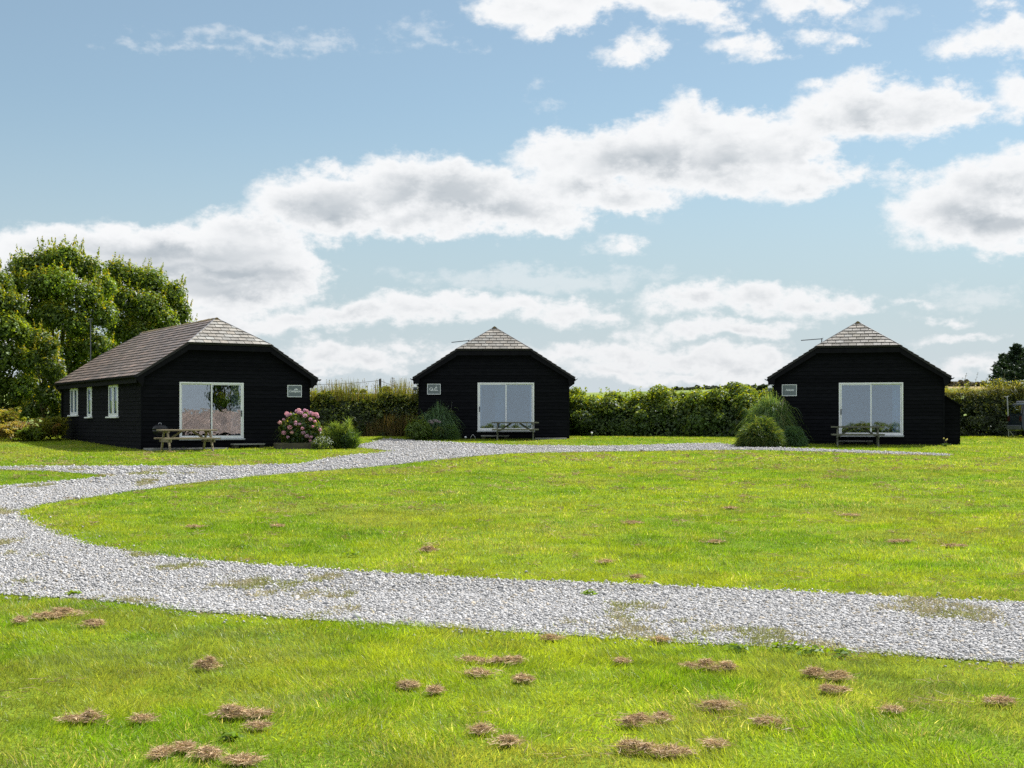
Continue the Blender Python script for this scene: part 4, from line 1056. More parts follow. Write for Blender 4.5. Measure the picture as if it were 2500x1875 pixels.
# ------------------------------------------------------------------ hedges
def hedge(label, x0, y0, x1, y1, hfun, th, pl, top_pl, n, leaf=.10, lump=.30, sprigs=120, extra=None, name='hedge', cat='hedge', mat='leaf', hollow=None, fill=.018, csc=1.0):
    cx, cy = (x0 + x1) / 2, (y0 + y1) / 2; L = math.hypot(x1 - x0, y1 - y0); rot = math.atan2(y1 - y0, x1 - x0)
    z0 = gz(cx, cy) - .05
    t = thing(name, label, cat, (cx, cy, z0), rot)
    def zg(s):
        return ground(cx + s * math.cos(rot), cy + s * math.sin(rot)) - z0
    g = Green()
    def section(ph, s_, H_):
        c_, q_ = np.cos(ph), np.sin(ph); e_ = 2 / 2.15
        y_ = -np.sign(c_) * np.abs(c_) ** e_ * th * .5; z_ = H_ * np.abs(q_) ** e_
        return y_, z_
    nc = int(L * 9 * csc); sc_ = rng.uniform(-L / 2, L / 2, nc); ph = rng.uniform(.02, 2.2, nc); ph[rng.random(nc) < .15] += .8
    rc = rng.uniform(.16, .48, nc) * lump / .42; Hc = hfun(sc_)
    yc, zc = section(ph, sc_, Hc - rc * .6); dirn = np.stack([np.zeros(nc), -np.cos(ph), np.sin(ph)], 1)
    jut = rng.normal(0, .10, nc)[:, None] * dirn * lump / .3
    cen = np.stack([sc_, yc, zc], 1) + jut
    pick = rng.choice(nc, n, p=rc ** 2 / (rc ** 2).sum()); d = unit(rdir(n) * np.array([1, 1, .9]) + .75 * dirn[pick] + np.array([0, 0, .15]))
    p = cen[pick] + d * (rc[pick] * rng.uniform(.55, 1.06, n))[:, None]
    loose = rng.random(n) < .25; sl_ = rng.uniform(-L / 2, L / 2, n); pl_h = rng.uniform(.0, 2.6, n); y2, z2 = section(pl_h, sl_, hfun(sl_) - .12)
    p2 = np.stack([sl_, y2, z2], 1) + rng.normal(0, .05, (n, 3)); p[loose] = p2[loose]
    zz = p[:, 2].copy(); tt = p[:, 1]; s = p[:, 0]; H = hfun(s)
    p[:, 2] = np.maximum(zz, .02) + zg(s)
    nr = np.where(loose[:, None], np.stack([np.zeros(n), -np.cos(pl_h), np.sin(pl_h) + .3], 1), d + np.array([0, 0, .35])) + .55 * rng.normal(size=(n, 3))
    tone_ = np.exp(rng.normal(0, .16, nc))[pick]
    c = pal(n, *pl) * np.where(loose, 1, tone_)[:, None]; hi = (zz > H * .66 + rng.normal(0, .12, n) * H) & (rng.random(n) < .62); c[hi] = pal(int(hi.sum()), *top_pl)  # sunlit hedge tops put into the leaf colour
    keep = np.ones(n, bool)
    if hollow is not None: keep = ~hollow(s, zz, tt)
    g.leaves(p[keep], nr[keep], (leaf * np.exp(rng.normal(0, .25, n)))[keep], .62, c[keep])
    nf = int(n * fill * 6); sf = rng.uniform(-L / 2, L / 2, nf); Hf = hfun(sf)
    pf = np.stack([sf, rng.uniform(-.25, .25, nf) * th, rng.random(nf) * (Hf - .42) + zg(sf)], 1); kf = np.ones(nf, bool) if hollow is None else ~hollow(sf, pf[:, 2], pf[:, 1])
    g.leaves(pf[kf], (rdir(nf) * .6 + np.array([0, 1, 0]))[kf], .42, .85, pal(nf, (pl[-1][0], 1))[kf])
    for k in range(sprigs):
        s0 = random.uniform(-L / 2, L / 2); h0 = float(hfun(np.array([s0]))[0]); m = 14; q = np.linspace(0, 1, m)[:, None]; ln = random.uniform(.15, .55)
        st = np.array([s0, random.uniform(-.4, .4) * th, h0 - .1 + float(zg(np.array([s0]))[0])]); dv = np.array([random.gauss(0, .35), random.gauss(0, .3), 1.0])
        g.leaves(st + q * dv * ln + rng.normal(0, .03, (m, 3)), rdir(m) + np.array([0, 0, .4]), leaf * .85, .55, pal(m, *top_pl))
    if extra: extra(g, L, hfun, zg)
    g.build('foliage', M[mat], t)
    br = MB(); k = int(L / .8)
    for i in range(k):
        s0 = -L / 2 + (i + .5) * L / k + random.uniform(-.2, .2); h0 = float(hfun(np.array([s0]))[0]); zb = float(zg(np.array([s0]))[0])
        if hollow is None or True: limb(br, (s0, 0, zb - .05), (s0 + random.uniform(-.4, .4), random.uniform(-.2, .2), zb + h0 * .8), .03, .01)
    br.build('branches', M['bark'], t)
    return t
HB = [((.065, .10, .02), 3), ((.095, .135, .024), 2), ((.040, .062, .018), 3)]
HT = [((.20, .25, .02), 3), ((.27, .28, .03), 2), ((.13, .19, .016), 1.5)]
# hedge between the corner-on and the middle cabin: dead stalks below, seeding grasses above
YA = 63.5
def hA(s): return 2.02 + .16 * (vnoise(s * .6, s * 0, 5) - .5) + 0 * s
def exA(g, L, hf, zg):
    n = 2600; s = rng.uniform(-L / 2, L / 2, n); b = np.stack([s, rng.uniform(-.75, .7, n), hf(s) - .35 + zg(s)], 1); ln = rng.uniform(.35, .95, n) * (.6 + .8 * vnoise(s * 1.3, s * 0, 8))
    d = unit(np.stack([rng.normal(.03, .13, n), rng.normal(0, .13, n), np.ones(n)], 1))
    g.strips(np.stack([b, b + d * ln[:, None] * .5, b + d * ln[:, None]], 1), .020, pal(n, ((.17, .18, .04), 3), ((.11, .14, .03), 3), ((.20, .15, .07), 1)))
    n = 110; s = rng.uniform(-L / 2, L / 2, n); b = np.stack([s, rng.uniform(-.6, .6, n), hf(s) - .1 + zg(s)], 1); ln = rng.uniform(.4, .85, n)
    d = unit(np.stack([rng.normal(0, .07, n), rng.normal(0, .08, n), np.ones(n)], 1)); tip = b + d * ln[:, None]
    g.strips(np.stack([b, b + d * ln[:, None] * .5, tip], 1), .018, pal(n, ((.10, .09, .045), 1)), tip=.5)
    for k in range(n):
        m = 9; q = np.linspace(.55, 1, m)[:, None]; g.leaves(b[k] + q * d[k] * ln[k] + rng.normal(0, .018, (m, 3)), rdir(m), .055, .6, pal(m, ((.13, .11, .05), 2), ((.10, .12, .03), 1)))
    n = 4200; s = rng.normal(.5, 2.4, n); s = np.where(rng.random(n) < .5, rng.normal(2.6, .9, n), s); s = np.clip(s, -L / 2, L / 2)   # dead stalks in front
    b = np.stack([s, -1.0 + rng.normal(-.05, .16, n), zg(s)], 1); ln = rng.uniform(.4, 1.25, n) * np.where(np.abs(s - 2.6) < 1.4, 1.0, .7)
    d = unit(np.stack([rng.normal(0, .18, n), rng.normal(-.05, .12, n), np.ones(n)], 1))
    g.strips(np.stack([b, b + d * ln[:, None] * .55, b + d * ln[:, None] + np.array([0, -.05, -.05])], 1), .016, pal(n, ((.23, .17, .085), 3), ((.15, .125, .05), 2), ((.09, .11, .03), 2)))
    n = 1500; s = rng.uniform(-L / 2, 0, n); s[:500] = rng.normal(-1.8, .35, 500); zt = rng.random(n) * 1.1 * (.4 + .9 * vnoise(s * 1.6, s * 0, 9)); p = np.stack([s, -1.0 + rng.normal(0, .14, n), zt + zg(s)], 1)   # weeds
    g.leaves(p, rdir(n) + np.array([0, -.4, .5]), .12, .42, pal(n, ((.10, .15, .025), 3), ((.06, .11, .02), 2), ((.20, .24, .03), .4)))
hedge('overgrown hedge topped with tall seeding grass, between the corner-on and the middle cabin', at(690, YA), YA, at(1035, YA), YA, hA, 2.3, HB, HT, 24000, extra=exA, leaf=.10, sprigs=60, lump=.34, fill=.025)
# hedge between the middle and the right cabin
YB0, YB1 = 66.0, 62.0
def hB(s): return 1.90 + .22 * (fbm(s * .5 + 3, s * 0, 25, 3) - .5) + .32 * np.exp(-((s - 3.7) / .55) ** 2)
hedge('thick leafy hedge between the middle cabin and the pampas grass', at(1340, YB0), YB0, at(1900, YB1), YB1, hB, 3.2, [((.085, .15, .03), 3), ((.12, .18, .035), 2), ((.055, .095, .028), 3)], [((.19, .255, .018), 3), ((.25, .285, .022), 1.5), ((.13, .205, .018), 2.5)], 40000, leaf=.14, lump=.58, sprigs=130, fill=.02)
# hedge right of the right cabin
YC = 64.5
def hC(s): return 2.15 + .32 * sstep(-4, 3, s) + .25 * (fbm(s * .6, s * 0, 35, 3) - .5)
def exC(g, L, hf, zg):
    n = 2200; s = rng.uniform(-L / 2, L / 2, n); a = rng.uniform(-1, 1, n); b = np.stack([s, rng.uniform(-.9, -.2, n), hf(s) - .1 + zg(s)], 1)   # creeper hanging over the face
    d = np.stack([rng.normal(0, .4, n), np.full(n, -.5) + rng.normal(0, .2, n), rng.normal(.1, .3, n)], 1); ln = rng.uniform(.25, .6, n)[:, None]
    g.strips(np.stack([b, b + d * ln, b + d * ln * 1.5 - np.array([0, 0, .25]) * ln * 2], 1), .02, pal(n, ((.17, .17, .045), 3), ((.11, .13, .03), 3)))
    for k, s0 in enumerate((-3.0, -2.7, -2.45, -1.6, -1.2)):
        m = 16; q = np.linspace(0, 1, m)[:, None]; h0 = float(hf(np.array([s0]))[0]); L_ = random.uniform(.5, 1.0)
        st = np.array([s0, 0, h0 - .1]); dv = np.array([random.uniform(-.15, .4), 0, 1.0]); g.leaves(st + q * dv * L_ + rng.normal(0, .04, (m, 3)), rdir(m), .07, .55, pal(m, ((.05, .05, .03), 1)))
        g.strips(np.stack([st, st + dv * L_ * .5, st + dv * L_], 0)[None], np.array([.025]), np.full((1, 3), .04), tip=.5)
def holC(s, z, t):
    return (((s + 2.9) / .42) ** 2 + ((z - 1.05) / .13) ** 2 < 1) | (((s + 1.0) / .32) ** 2 + ((z - 1.15) / .26) ** 2 < 1)
hedge('olive green overgrown hedge right of the cabin with the lean-to', at(2255, YC), YC, at(2760, YC - 1), YC - 1, hC, 2.6, [((.07, .10, .03), 3), ((.04, .06, .022), 4)], [((.22, .235, .04), 3), ((.16, .20, .032), 2), ((.26, .245, .07), 1)], 17000, leaf=.11, lump=.45, sprigs=90, extra=exC, hollow=holC, fill=.022)
# far hedgerows on the hill
def far_hedge(label, px0, px1, Y, h, pl):
    x0, x1 = at(px0, Y), at(px1, Y)
    hedge(label, x0, Y, x1, Y, lambda s: h + .5 * (fbm(s * .15, s * 0, 3, 3) - .5), 2.2, pl, pl, 9000, leaf=.5, lump=.5, sprigs=0, name='hedgerow', cat='hedgerow', mat='leaf_matt', fill=.03, csc=.3)
far_hedge('dark hedgerow along the crest of the far field', 1610, 1990, 318, .5, [((.05, .07, .025), 1), ((.04, .055, .022), 1)])
far_hedge('dark hedgerow at the near edge of the far pale green field', 1780, 2010, 150, 2.4, [((.03, .05, .02), 1)])
far_hedge('low brown hedgerow beyond the lean-to', 2200, 2520, 300, 1.0, [((.09, .08, .04), 1)])

# conifers behind the right hedge
def conifer(label, px, Y, H, R):
    x = at(px, Y); t = thing('fir_tree', label, 'conifer', (x, Y, gz(x, Y) - .05), 0, 'dark conifers behind the right hedge')
    tr = MB(); tr.tube([(0, 0, 0), (0, 0, H * .5), (0, 0, H)], [.14, .08, .012], 7); tr.build('trunk', M['bark'], t)
    g = Green()
    for i in range(int(H * 50)):
        z = H * (random.random() ** .8) * .985; a = random.uniform(0, 2 * PI); r = R * (1 - z / H) ** .75 * random.uniform(.5, 1.15) + .06; m = 44
        q = rng.random(m)[:, None] ** .7; ax = np.array([math.cos(a), math.sin(a), 0]); sd = np.array([-ax[1], ax[0], 0])
        p = np.array([0, 0, z]) + ax * r * q + np.array([0, 0, 1]) * (.42 * r * (q ** 2.4) - .22 * r * q) + sd * rng.normal(0, .15, (m, 1)) * r * (1.1 - q) + rng.normal(0, .035, (m, 3))
        g.leaves(p, np.array([0, 0, 1.]) + .7 * rng.normal(size=(m, 3)), .17, .42, pal(m, ((.024, .048, .024), 3), ((.042, .07, .03), 1)), axis=np.tile(ax, (m, 1)))
    g.build('crown', M['leaf_matt'], t)
conifer('dark conifer with drooping side branches left of its taller neighbour', 2448, 82, 4.8, 2.0)
conifer('tallest dark conifer behind the olive hedge', 2482, 80, 5.3, 2.5)
conifer('dark conifer at the right edge of the photo', 2520, 78, 5.3, 2.4)

# ------------------------------------------------------------------ small outdoor things
def gp(px, Y, dz=0): x = at(px, Y); return (x, Y, gz(x, Y) + dz)
Yp = 64.3
ps = thing('fence_post', 'dark wooden post sticking up above the overgrown hedge', 'post', gp(928, Yp)); m = MB(); zt = zat(925, Yp) - gz(at(928, Yp), Yp); m.tube([(0, 0, -.2), (0, 0, zt)], [.065, .06], 8); m.build('post', M['dark_wood'], ps)
m = MB(); m.tube([(.0, 0, zt - .03), (.05, 0, zt + .02), (0, 0, zt + .03)], .012, 6); m.build('insulator', M['lead'], ps)
pl2 = thing('thin_pole', 'thin bare pole right of the wooden post above the hedge', 'pole', gp(958, Yp + .6)); m = MB(); zt2 = zat(921, Yp + .6) - gz(at(958, Yp + .6), Yp + .6); m.tube([(0, 0, -.2), (0, 0, zt2)], .022, 6); m.build('shaft', M['steel'], pl2)
m = MB(); m.tube([(-.07, 0, zt2 - .03), (.07, 0, zt2 - .05)], .01, 5); m.build('crosspiece', M['steel'], pl2)
wr = MB(); a = Vector((at(928, Yp), Yp, zat(929, Yp))); b = Vector((at(690, Yp), Yp, zat(937, Yp))); c = Vector((at(995, Yp), Yp, zat(943, Yp)))
for p, q in ((a, b), (a, c)):
    wr.tube([p.lerp(q, k / 10) - Vector((0, 0, .10 * math.sin(PI * k / 10))) for k in range(11)], .010, 5)
tag(wr.build('wire', M['lead']), 'thin dark wire strung from the wooden post above the overgrown hedge', 'wire')

gl = thing('garden_light', 'small white solar light on a stake in the grass by the leafy hedge', 'garden light', gp(1444.6, 59.5)); m = MB(); m.tube([(0, 0, -.05), (0, 0, .17)], .012, 6); m.build('stake', M['lead'], gl); m = MB(); m.ball((0, 0, .21), .045, 10, 6, 1.2); m.build('lamp_head', M['upvc'], gl, smooth=True)
x, y = local('middle', -1.2, -.5); gb = thing('garden_light', 'small white globe light near the foot of the middle cabin wall', 'garden light', (x, y, gz(x, y))); m = MB(); m.ball((0, 0, .085), .05, 12, 8); m.build('globe', M['upvc'], gb, smooth=True); m = MB(); m.tube([(0, 0, -.04), (0, 0, .04)], .014, 6); m.build('stake', M['lead'], gb)
x, y = local('middle', -.88, -.55); m = MB(); m.tube([(-.12, 0, -.03), (-.09, 0, .10), (-.03, 0, .19), (.0, 0, .2), (.03, 0, .18), (.09, 0, .09), (.13, 0, -.03)], .012, 6); o = m.build('wire_hoop', M['steel']); o.location = (x, y, gz(x, y)); tag(o, 'thin wire hoop standing in the grass by the middle cabin wall', 'hoop')
x, y = local('left', 2.35, -.03); 

# folded washing-line post and the parked car at the right edge
Yw = 61.5
wp = thing('washing_line_post', 'pale metal washing line post with short crossbars before the olive hedge', 'washing line post', gp(2462, Yw))
zt = zat(968, Yw) - gz(at(2462, Yw), Yw); zb = zat(1049, Yw) - gz(at(2462, Yw), Yw)
m = MB(); m.tube([(0, 0, -.1), (.02, 0, zb), (-.06, 0, zt)], .028, 8); m.build('pole', M['steel'], wp)
m = MB(); m.tube([(-.14, 0, zt - .03), (.03, 0, zt + .02)], .016, 6); m.tube([(-.05, 0, zb - .01), (.22, 0, zb + .02)], .02, 6); m.build('crossbar', M['steel'], wp)
m = MB(); m.tube([(.03, 0, zb - .02), (.27, 0, .0)], .018, 6); m.build('prop', M['steel'], wp)

def car(px, Y):
    x = at(px, Y); t = thing('parked_car', 'dark blue parked estate car with a roof rack, cut by the right edge', 'car', (x + 2.15, Y, gz(x + 2.15, Y)))
    W = .86
    def shell(prof, w0, w1, mb):
        n = len(prof); vs = []
        zs_ = [p[1] for p in prof]; z0, z1 = min(zs_), max(zs_)
        for s in (-1, 1):
            for (px_, pz) in prof: vs.append((px_, s * (w0 + (w1 - w0) * (pz - z0) / (z1 - z0)), pz))
        mb.add(vs, [tuple(range(n)), tuple(range(2 * n - 1, n - 1, -1))] + [(i, n + i, n + (i + 1) % n, (i + 1) % n) for i in range(n)])
    b = MB(); arch = lambda cx: [(cx + .38 * math.cos(a), .34 + .38 * math.sin(a)) for a in np.linspace(0, PI, 9)]
    low = [(-2.15, .98), (-2.17, .45), (-2.10, .28)] + arch(-1.3)[::-1] + arch(1.35)[::-1] + [(2.10, .28), (2.15, .5), (2.1, .78), (1.0, .98)]
    shell(low, W, W - .02, b); body = b.build('body', M['car'], t, bevel=.03)
    c = MB(); shell([(-2.13, .985), (-2.02, 1.50), (-1.8, 1.585), (.2, 1.585), (.45, 1.53), (1.05, .985)], W - .03, W - .17, c); c.build('cabin_roof', M['car'], t, bevel=.03)
    g = MB()
    for s in (-1, 1):
        f = lambda z: s * (W - .03 - .14 * (z - .985) / .6 + .004)
        for q in ([(-1.98, 1.03), (-1.90, 1.46), (-1.25, 1.50), (-1.25, 1.03)], [(-1.17, 1.03), (-1.17, 1.50), (-.28, 1.51), (-.28, 1.03)], [(-.20, 1.03), (-.20, 1.51), (.28, 1.49), (.85, 1.03)]):
            g.prism([(a, f(z), z) for a, z in q], (0, s * .004, 0))
    g.prism([(-2.115, -.62, 1.08), (-2.115, .62, 1.08), (-2.04, .58, 1.44), (-2.04, -.58, 1.44)], (-.012, 0, 0))
    g.build('window', M['car_glass'], t)
    for cx in (-1.3, 1.35):
        for s in (-1, 1):
            w = MB(); p = [(.20, -.1), (.31, -.1), (.335, -.07), (.335, .07), (.31, .1), (.20, .1)]
            for_ = [(r, h) for r, h in p]; vs = []; n = 24
            for r, h in for_:
                for k in range(n): vs.append((cx + r * math.cos(2 * PI * k / n), s * (W - .11) + h, .335 + r * math.sin(2 * PI * k / n)))
            w.add(vs, [(i * n + k, i * n + (k + 1) % n, (i + 1) * n + (k + 1) % n, (i + 1) * n + k) for i in range(5) for k in range(n)]); wo = w.build('wheel', M['tyre'], t, smooth=True)
            r_ = MB()
            for k in range(5):
                a = 2 * PI * k / 5; r_.beam((cx, s * (W - .03), .335), (cx + .2 * math.cos(a), s * (W - .03), .335 + .2 * math.sin(a)), .05, .03, (0, 1, 0))
            r_.tube([(cx + .2 * math.cos(2 * PI * k / 24), s * (W - .03), .335 + .2 * math.sin(2 * PI * k / 24)) for k in range(25)], .015, 6); r_.build('rim', M['steel'], wo)
    for s in (-1, 1):
        k = MB(); k.box(-2.19, -2.155, s * .72 - .1, s * .72 + .1, .72, .95); k.build('tail_light', surf_mat('dark lamp lens', (.05, .008, .008), scale=4, rough=.2), t)
        k = MB(); k.tube([(-1.85, s * .58, 1.62), (.1, s * .58, 1.62)], .018, 6); k.tube([(-1.85, s * .58, 1.575), (-1.85, s * .58, 1.62)], .015, 6); k.tube([(.1, s * .58, 1.575), (.1, s * .58, 1.62)], .015, 6); k.build('roof_rail', M['steel'], t)
    k = MB(); k.box(-2.24, -2.165, -.8, .8, .34, .54); k.build('bumper', M['lead'], t, bevel=.02)
    return t
car(2478, 60.5)

# ------------------------------------------------------------------ clumps of dead grass left by the mower
def clump(label, px, py, wpx, hpx, dense=1.0):
    x, y = P(px, py + hpx * .35); k = F / y; w = wpx / k / 2; h = max(.03, hpx / k * (.80 if y < 16 else .45)); dp_ = max(.06, min(.8 * w, .28))
    o = thing('dead_grass_clump', label, 'dead grass', (x, y, gz(x, y)), random.uniform(-.25, .25), 'clumps of dead mown grass')
    heaps = [(random.uniform(-.2, .2), random.uniform(-.3, .3), random.uniform(.6, .8), .9)]
    for k in range(random.randint(3, 5)): heaps.append((random.uniform(-.8, .8), random.uniform(-.7, .7), random.uniform(.25, .5), random.uniform(.3, 1.0)))
    if hpx <= 16: dense *= .5
    bs = []; nt_ = int(min(3200, (420 + 7000 * w * dp_ * 4) * dense)); ar = sum(q[2] ** 1.4 for q in heaps)
    for hx_, hy_, hr, hh in heaps:
        m_ = max(20, int(nt_ * hr ** 1.4 / ar)); a = rng.uniform(0, 2 * PI, m_); r = np.abs(rng.normal(0, .62, m_))
        zz = h * hh * .78 * np.exp(-(r * 1.15) ** 2) * rng.random(m_) ** .3 + .024
        bs.append(np.stack([(hx_ + hr * r * np.cos(a)) * w, (hy_ + hr * 1.2 * r * np.sin(a)) * dp_, zz], 1))
    m_ = int(nt_ * .16); a = rng.uniform(0, 2 * PI, m_); r = rng.uniform(.5, 1.5, m_); bs.append(np.stack([r * np.cos(a) * w, r * np.sin(a) * dp_, .026 + .02 * rng.random(m_)], 1))
    b = np.concatenate(bs); n = len(b)
    ln = rng.uniform(.03, .075, n); d = unit(np.stack([rng.normal(size=n), rng.normal(size=n), .16 * rng.normal(size=n)], 1)); e2 = unit(d + .8 * rng.normal(size=(n, 3)) * np.array([1, 1, .3])); e3 = unit(e2 + .8 * rng.normal(size=(n, 3)) * np.array([1, 1, .3]))
    p0 = b - d * ln[:, None] * .4; p1 = b; p2 = p1 + e2 * ln[:, None] * .4; p3 = p2 + e3 * ln[:, None] * .35
    L = np.stack([p0, p1, p2, p3], 1)
    L[..., 2] = np.maximum(L[..., 2], .014)
    g = Green(); g.strips(L, np.maximum(.0029, .00030 * y) * np.exp(rng.normal(0, .2, n)), pal(n, ((.46, .33, .20), 3), ((.58, .44, .28), 2), ((.27, .19, .11), 1.5), ((.34, .30, .12), .7), var=.24), tip=.5)
    g.build('strands', M['straw'], o)
CL = [
 ('long ragged streak of dead grass near the left edge, just below the gravel', 168, 1497, 75, 26), ('second half of the ragged streak, nearer the left edge', 112, 1507, 62, 20), ('dark lump of dead grass at the left tip of the ragged streak', 48, 1518, 22, 20),
 ('matted clump just right of and below the ragged streak', 226, 1524, 44, 24), ('rounded pale clump standing alone in the left foreground, two tufts stacked', 508, 1622, 54, 46),
 ('largest flat mat of dead grass in the left foreground', 566, 1742, 88, 42), ('darker lump touching the right end of the largest left mat', 627, 1748, 50, 20), ('grey brown lump left of the largest flat mat, with a tail', 222, 1752, 44, 34),
 ('thin tail of dead grass trailing left from the grey brown lump', 168, 1763, 56, 14), ('small pale clump between the grey brown lump and the largest mat', 350, 1762, 48, 22), ('pale clump on the bottom edge of the lawn, first of three in a row', 390, 1846, 46, 22),
 ('small middle clump of the row of three at the bottom edge', 448, 1833, 38, 18), ('thickest clump of the row of three at the bottom edge', 506, 1844, 62, 34), ('thin clump cut by the bottom edge right of the row of three', 592, 1864, 74, 20),
 ('thin pale strip just below the largest left mat', 627, 1781, 58, 11), ('compact round tuft in the bottom centre, alone among bright grass', 997, 1677, 38, 20), ('smaller thin tuft right of and below the compact round one', 1062, 1691, 28, 18),
 ('oval clump in the bottom centre, upper of a slanting pair', 1181, 1787, 54, 24), ('oval clump in the bottom centre, lower of the slanting pair', 1236, 1816, 70, 26), ('wide brown streak in the centre foreground below the gravel', 1160, 1615, 76, 16), ('dark clump at the right end of the wide centre streak', 1237, 1616, 66, 24),
 ('thin pale scatter below the wide centre streak', 1175, 1648, 96, 15), ('dark low tuft below the end of the wide centre streak', 1276, 1661, 40, 20), ('clump on the very edge of the gravel in the centre', 1349, 1561, 48, 18),
 ('dark tuft on the gravel edge right of centre', 1614, 1566, 36, 14), ('flat tuft between the centre streak and the big right hand clump', 1516, 1618, 36, 16), ('big thick clump on the right, just below the gravel', 1718, 1626, 82, 30), ('round knob touching the right end of the big thick clump', 1778, 1632, 34, 26),
 ('wide low clump right of centre, below the big thick one', 1764, 1726, 94, 26), ('tallest brown heap in the lower right foreground', 1561, 1762, 80, 42), ('small knob right of the tallest brown heap', 1618, 1758, 34, 22), ('long mat at the bottom right of centre, its thick left half', 1552, 1827, 86, 36),
 ('thinner right half of the long mat at the bottom', 1640, 1842, 90, 22), ('flat pale clump right of the long bottom mat', 1750, 1824, 62, 15), ('dark ragged clump on the right below the gravel, left of a pair', 1985, 1646, 42, 28), ('wider ragged clump on the right below the gravel, right of a pair', 2041, 1654, 72, 30),
 ('flat ragged tuft just under the right hand pair', 2038, 1688, 50, 20), ('thin pale patch right of the wide low clump', 1877, 1767, 60, 20), ('ragged patch near the right edge of the foreground', 2440, 1716, 62, 22), ('thin straw streak on the right foreground lawn', 2180, 1739, 56, 14),
 ('largest tuft on the middle lawn, above the gravel bend', 1045, 1342, 38, 20), ('brown tuft on the middle lawn below the corner-on cabin', 678, 1285, 28, 10), ('pale flat tuft on the left of the middle lawn', 475, 1286, 46, 12), ('tuft on the lawn edge just above the gravel in the centre', 1555, 1411, 32, 14),
 ('straw coloured tuft on the middle lawn near the gravel', 1476, 1374, 36, 10), ('long low tuft on the lawn below the cabin with the lean-to', 2072, 1259, 44, 8), ('dark tuft on the lawn below the pampas grass', 1784, 1241, 30, 9), ('long tuft in the middle of the lawn on the right', 1741, 1324, 52, 10),
 ('long thin tuft near the right edge of the middle lawn', 2199, 1323, 50, 10), ('low tuft nearest the right edge of the middle lawn', 2329, 1334, 46, 10), ('flat tuft at the centre of the middle lawn', 1547, 1277, 42, 9)]
for c in CL: clump(*c)
g = Green()   # scraps too small to pick out
x, y = frustum_pts(5.6, 46, 2.2); k = 1700
sel = rng.permutation(len(x))[:k]; x, y = x[sel], y[sel]; m = ~in_gravel(x, y) & (fbm(x * .5, y * .5, 19, 3) > .42); x, y = x[m], y[m]
for cx, cy in zip(x, y):
    n = 16; w = random.uniform(.03, .13)
    b = np.stack([cx + rng.normal(0, w, n), cy + rng.normal(0, w * .7, n), np.zeros(n)], 1); b[:, 2] = ground(b[:, 0], b[:, 1]) + rng.uniform(.02, .06, n)
    d = unit(rng.normal(size=(n, 3)) * np.array([1, 1, .25])); ln = rng.uniform(.05, .12, (n, 1))
    g.strips(np.stack([b, b + d * ln * .5, b + unit(d + .5 * rng.normal(size=(n, 3)) * np.array([1, 1, .3])) * ln], 1), max(.0035, .00035 * cy), pal(n, ((.34, .25, .14), 3), ((.22, .16, .08), 1)), tip=.5)
tag(g.build('dry_grass_litter', M['straw']), 'scraps of dry cut grass scattered over the lawn', 'dry grass', kind='stuff')
# broad-leaved weeds in the lawn and at the edge of the gravel
g = Green()
for px, py, r in ((562, 1808, .05), (590, 1340, .12), (1930, 1592, .14), (1985, 1602, .15), (2060, 1607, .12), (1800, 1592, .10), (860, 1360, .16), (180, 1455, .08), (1440, 1455, .10)):
    x, y = P(px, py); n = 36; d = rdir(n); d[:, 2] = np.abs(d[:, 2]) * .4; p = np.array([x, y, gz(x, y) + .02]) + d * r * rng.uniform(.2, 1, (n, 1)); g.leaves(p, d * .4 + np.array([0, 0, 1.]) + .4 * rng.normal(size=(n, 3)), .055, .5, pal(n, ((.12, .21, .012), 3), ((.17, .26, .016), 1)))
tag(g.build('weeds', M['leaf']), 'broad leaved weeds low in the lawn and along the gravel edge', 'weeds', kind='stuff')

# ------------------------------------------------------------------ what the cabin glass reflects: a lower building and trees to the right of the lawn
hedge('low uneven hedge mirrored in the patio glass of the middle cabin', -14, -52, 6, -50, lambda s: 1.25 + 1.1 * fbm(s * .35, s * 0, 81, 3), 2.4, HB, HT, 7000, leaf=.2, lump=.6, sprigs=20, csc=.4)
hedge('taller bushy hedge mirrored low in the patio glass of the right cabin', -26, -44, -9, -48, lambda s: 1.0 + 1.9 * fbm(s * .3, s * 0, 83, 3), 2.6, HB, HT, 7000, leaf=.2, lump=.6, sprigs=20, csc=.4)
dirx, diry = .774, -.634
bx, by = -10.5 + 91 * dirx, 49.6 + 91 * diry
rotb = math.atan2(diry, dirx) - PI / 2 + PI / 2
bld = cabin('refl', 'long slate roofed building mirrored in the glass of the corner-on cabin', door=None, windows=False, L=16, tone=2.2, hip_tone=1.3, loc=(bx + 8 * diry * 1, by - 8 * dirx, gz(bx, by) - .3), rot=math.atan2(dirx, -diry) - PI / 2, name='barn')
def ell_clumps(H, R, n):
    out = []
    for k in range(n):
        d = unit(np.array([random.gauss(0, 1), random.gauss(0, 1), random.gauss(.2, 1)])); out.append((d[0] * R * .75, d[1] * R * .75, H * .62 + d[2] * H * .30, R * .42))
    return out
for (t_, off, H, R, lab) in ((128, -.25, 11.0, 2.2, 'large tree mirrored in the right hand pane of the corner-on cabin'), (132, -3.3, 6.8, 1.25, 'smaller tree mirrored beside the larger one in the corner-on cabin glass')):
    x = -10.5 + t_ * dirx + off * diry; y = 49.6 + t_ * diry - off * dirx
    tree(lab, 0, 0, ell_clumps(H, R, 22), PT, TP, H * .35, .2, leaf=.30, per=120, loc=(x, y), group='trees mirrored in the glass')

# ------------------------------------------------------------------ camera
cam = bpy.data.cameras.new('camera'); co = bpy.data.objects.new('camera', cam); COL.objects.link(co)
co.location = (0, 0, EYE); co.rotation_euler = (PI / 2, 0, 0)
cam.sensor_width = 36; cam.lens = 36 * F / 2500; cam.shift_y = (HY - 937.5) / 2500; cam.clip_end = 4000; cam.clip_start = .1
S.camera = co

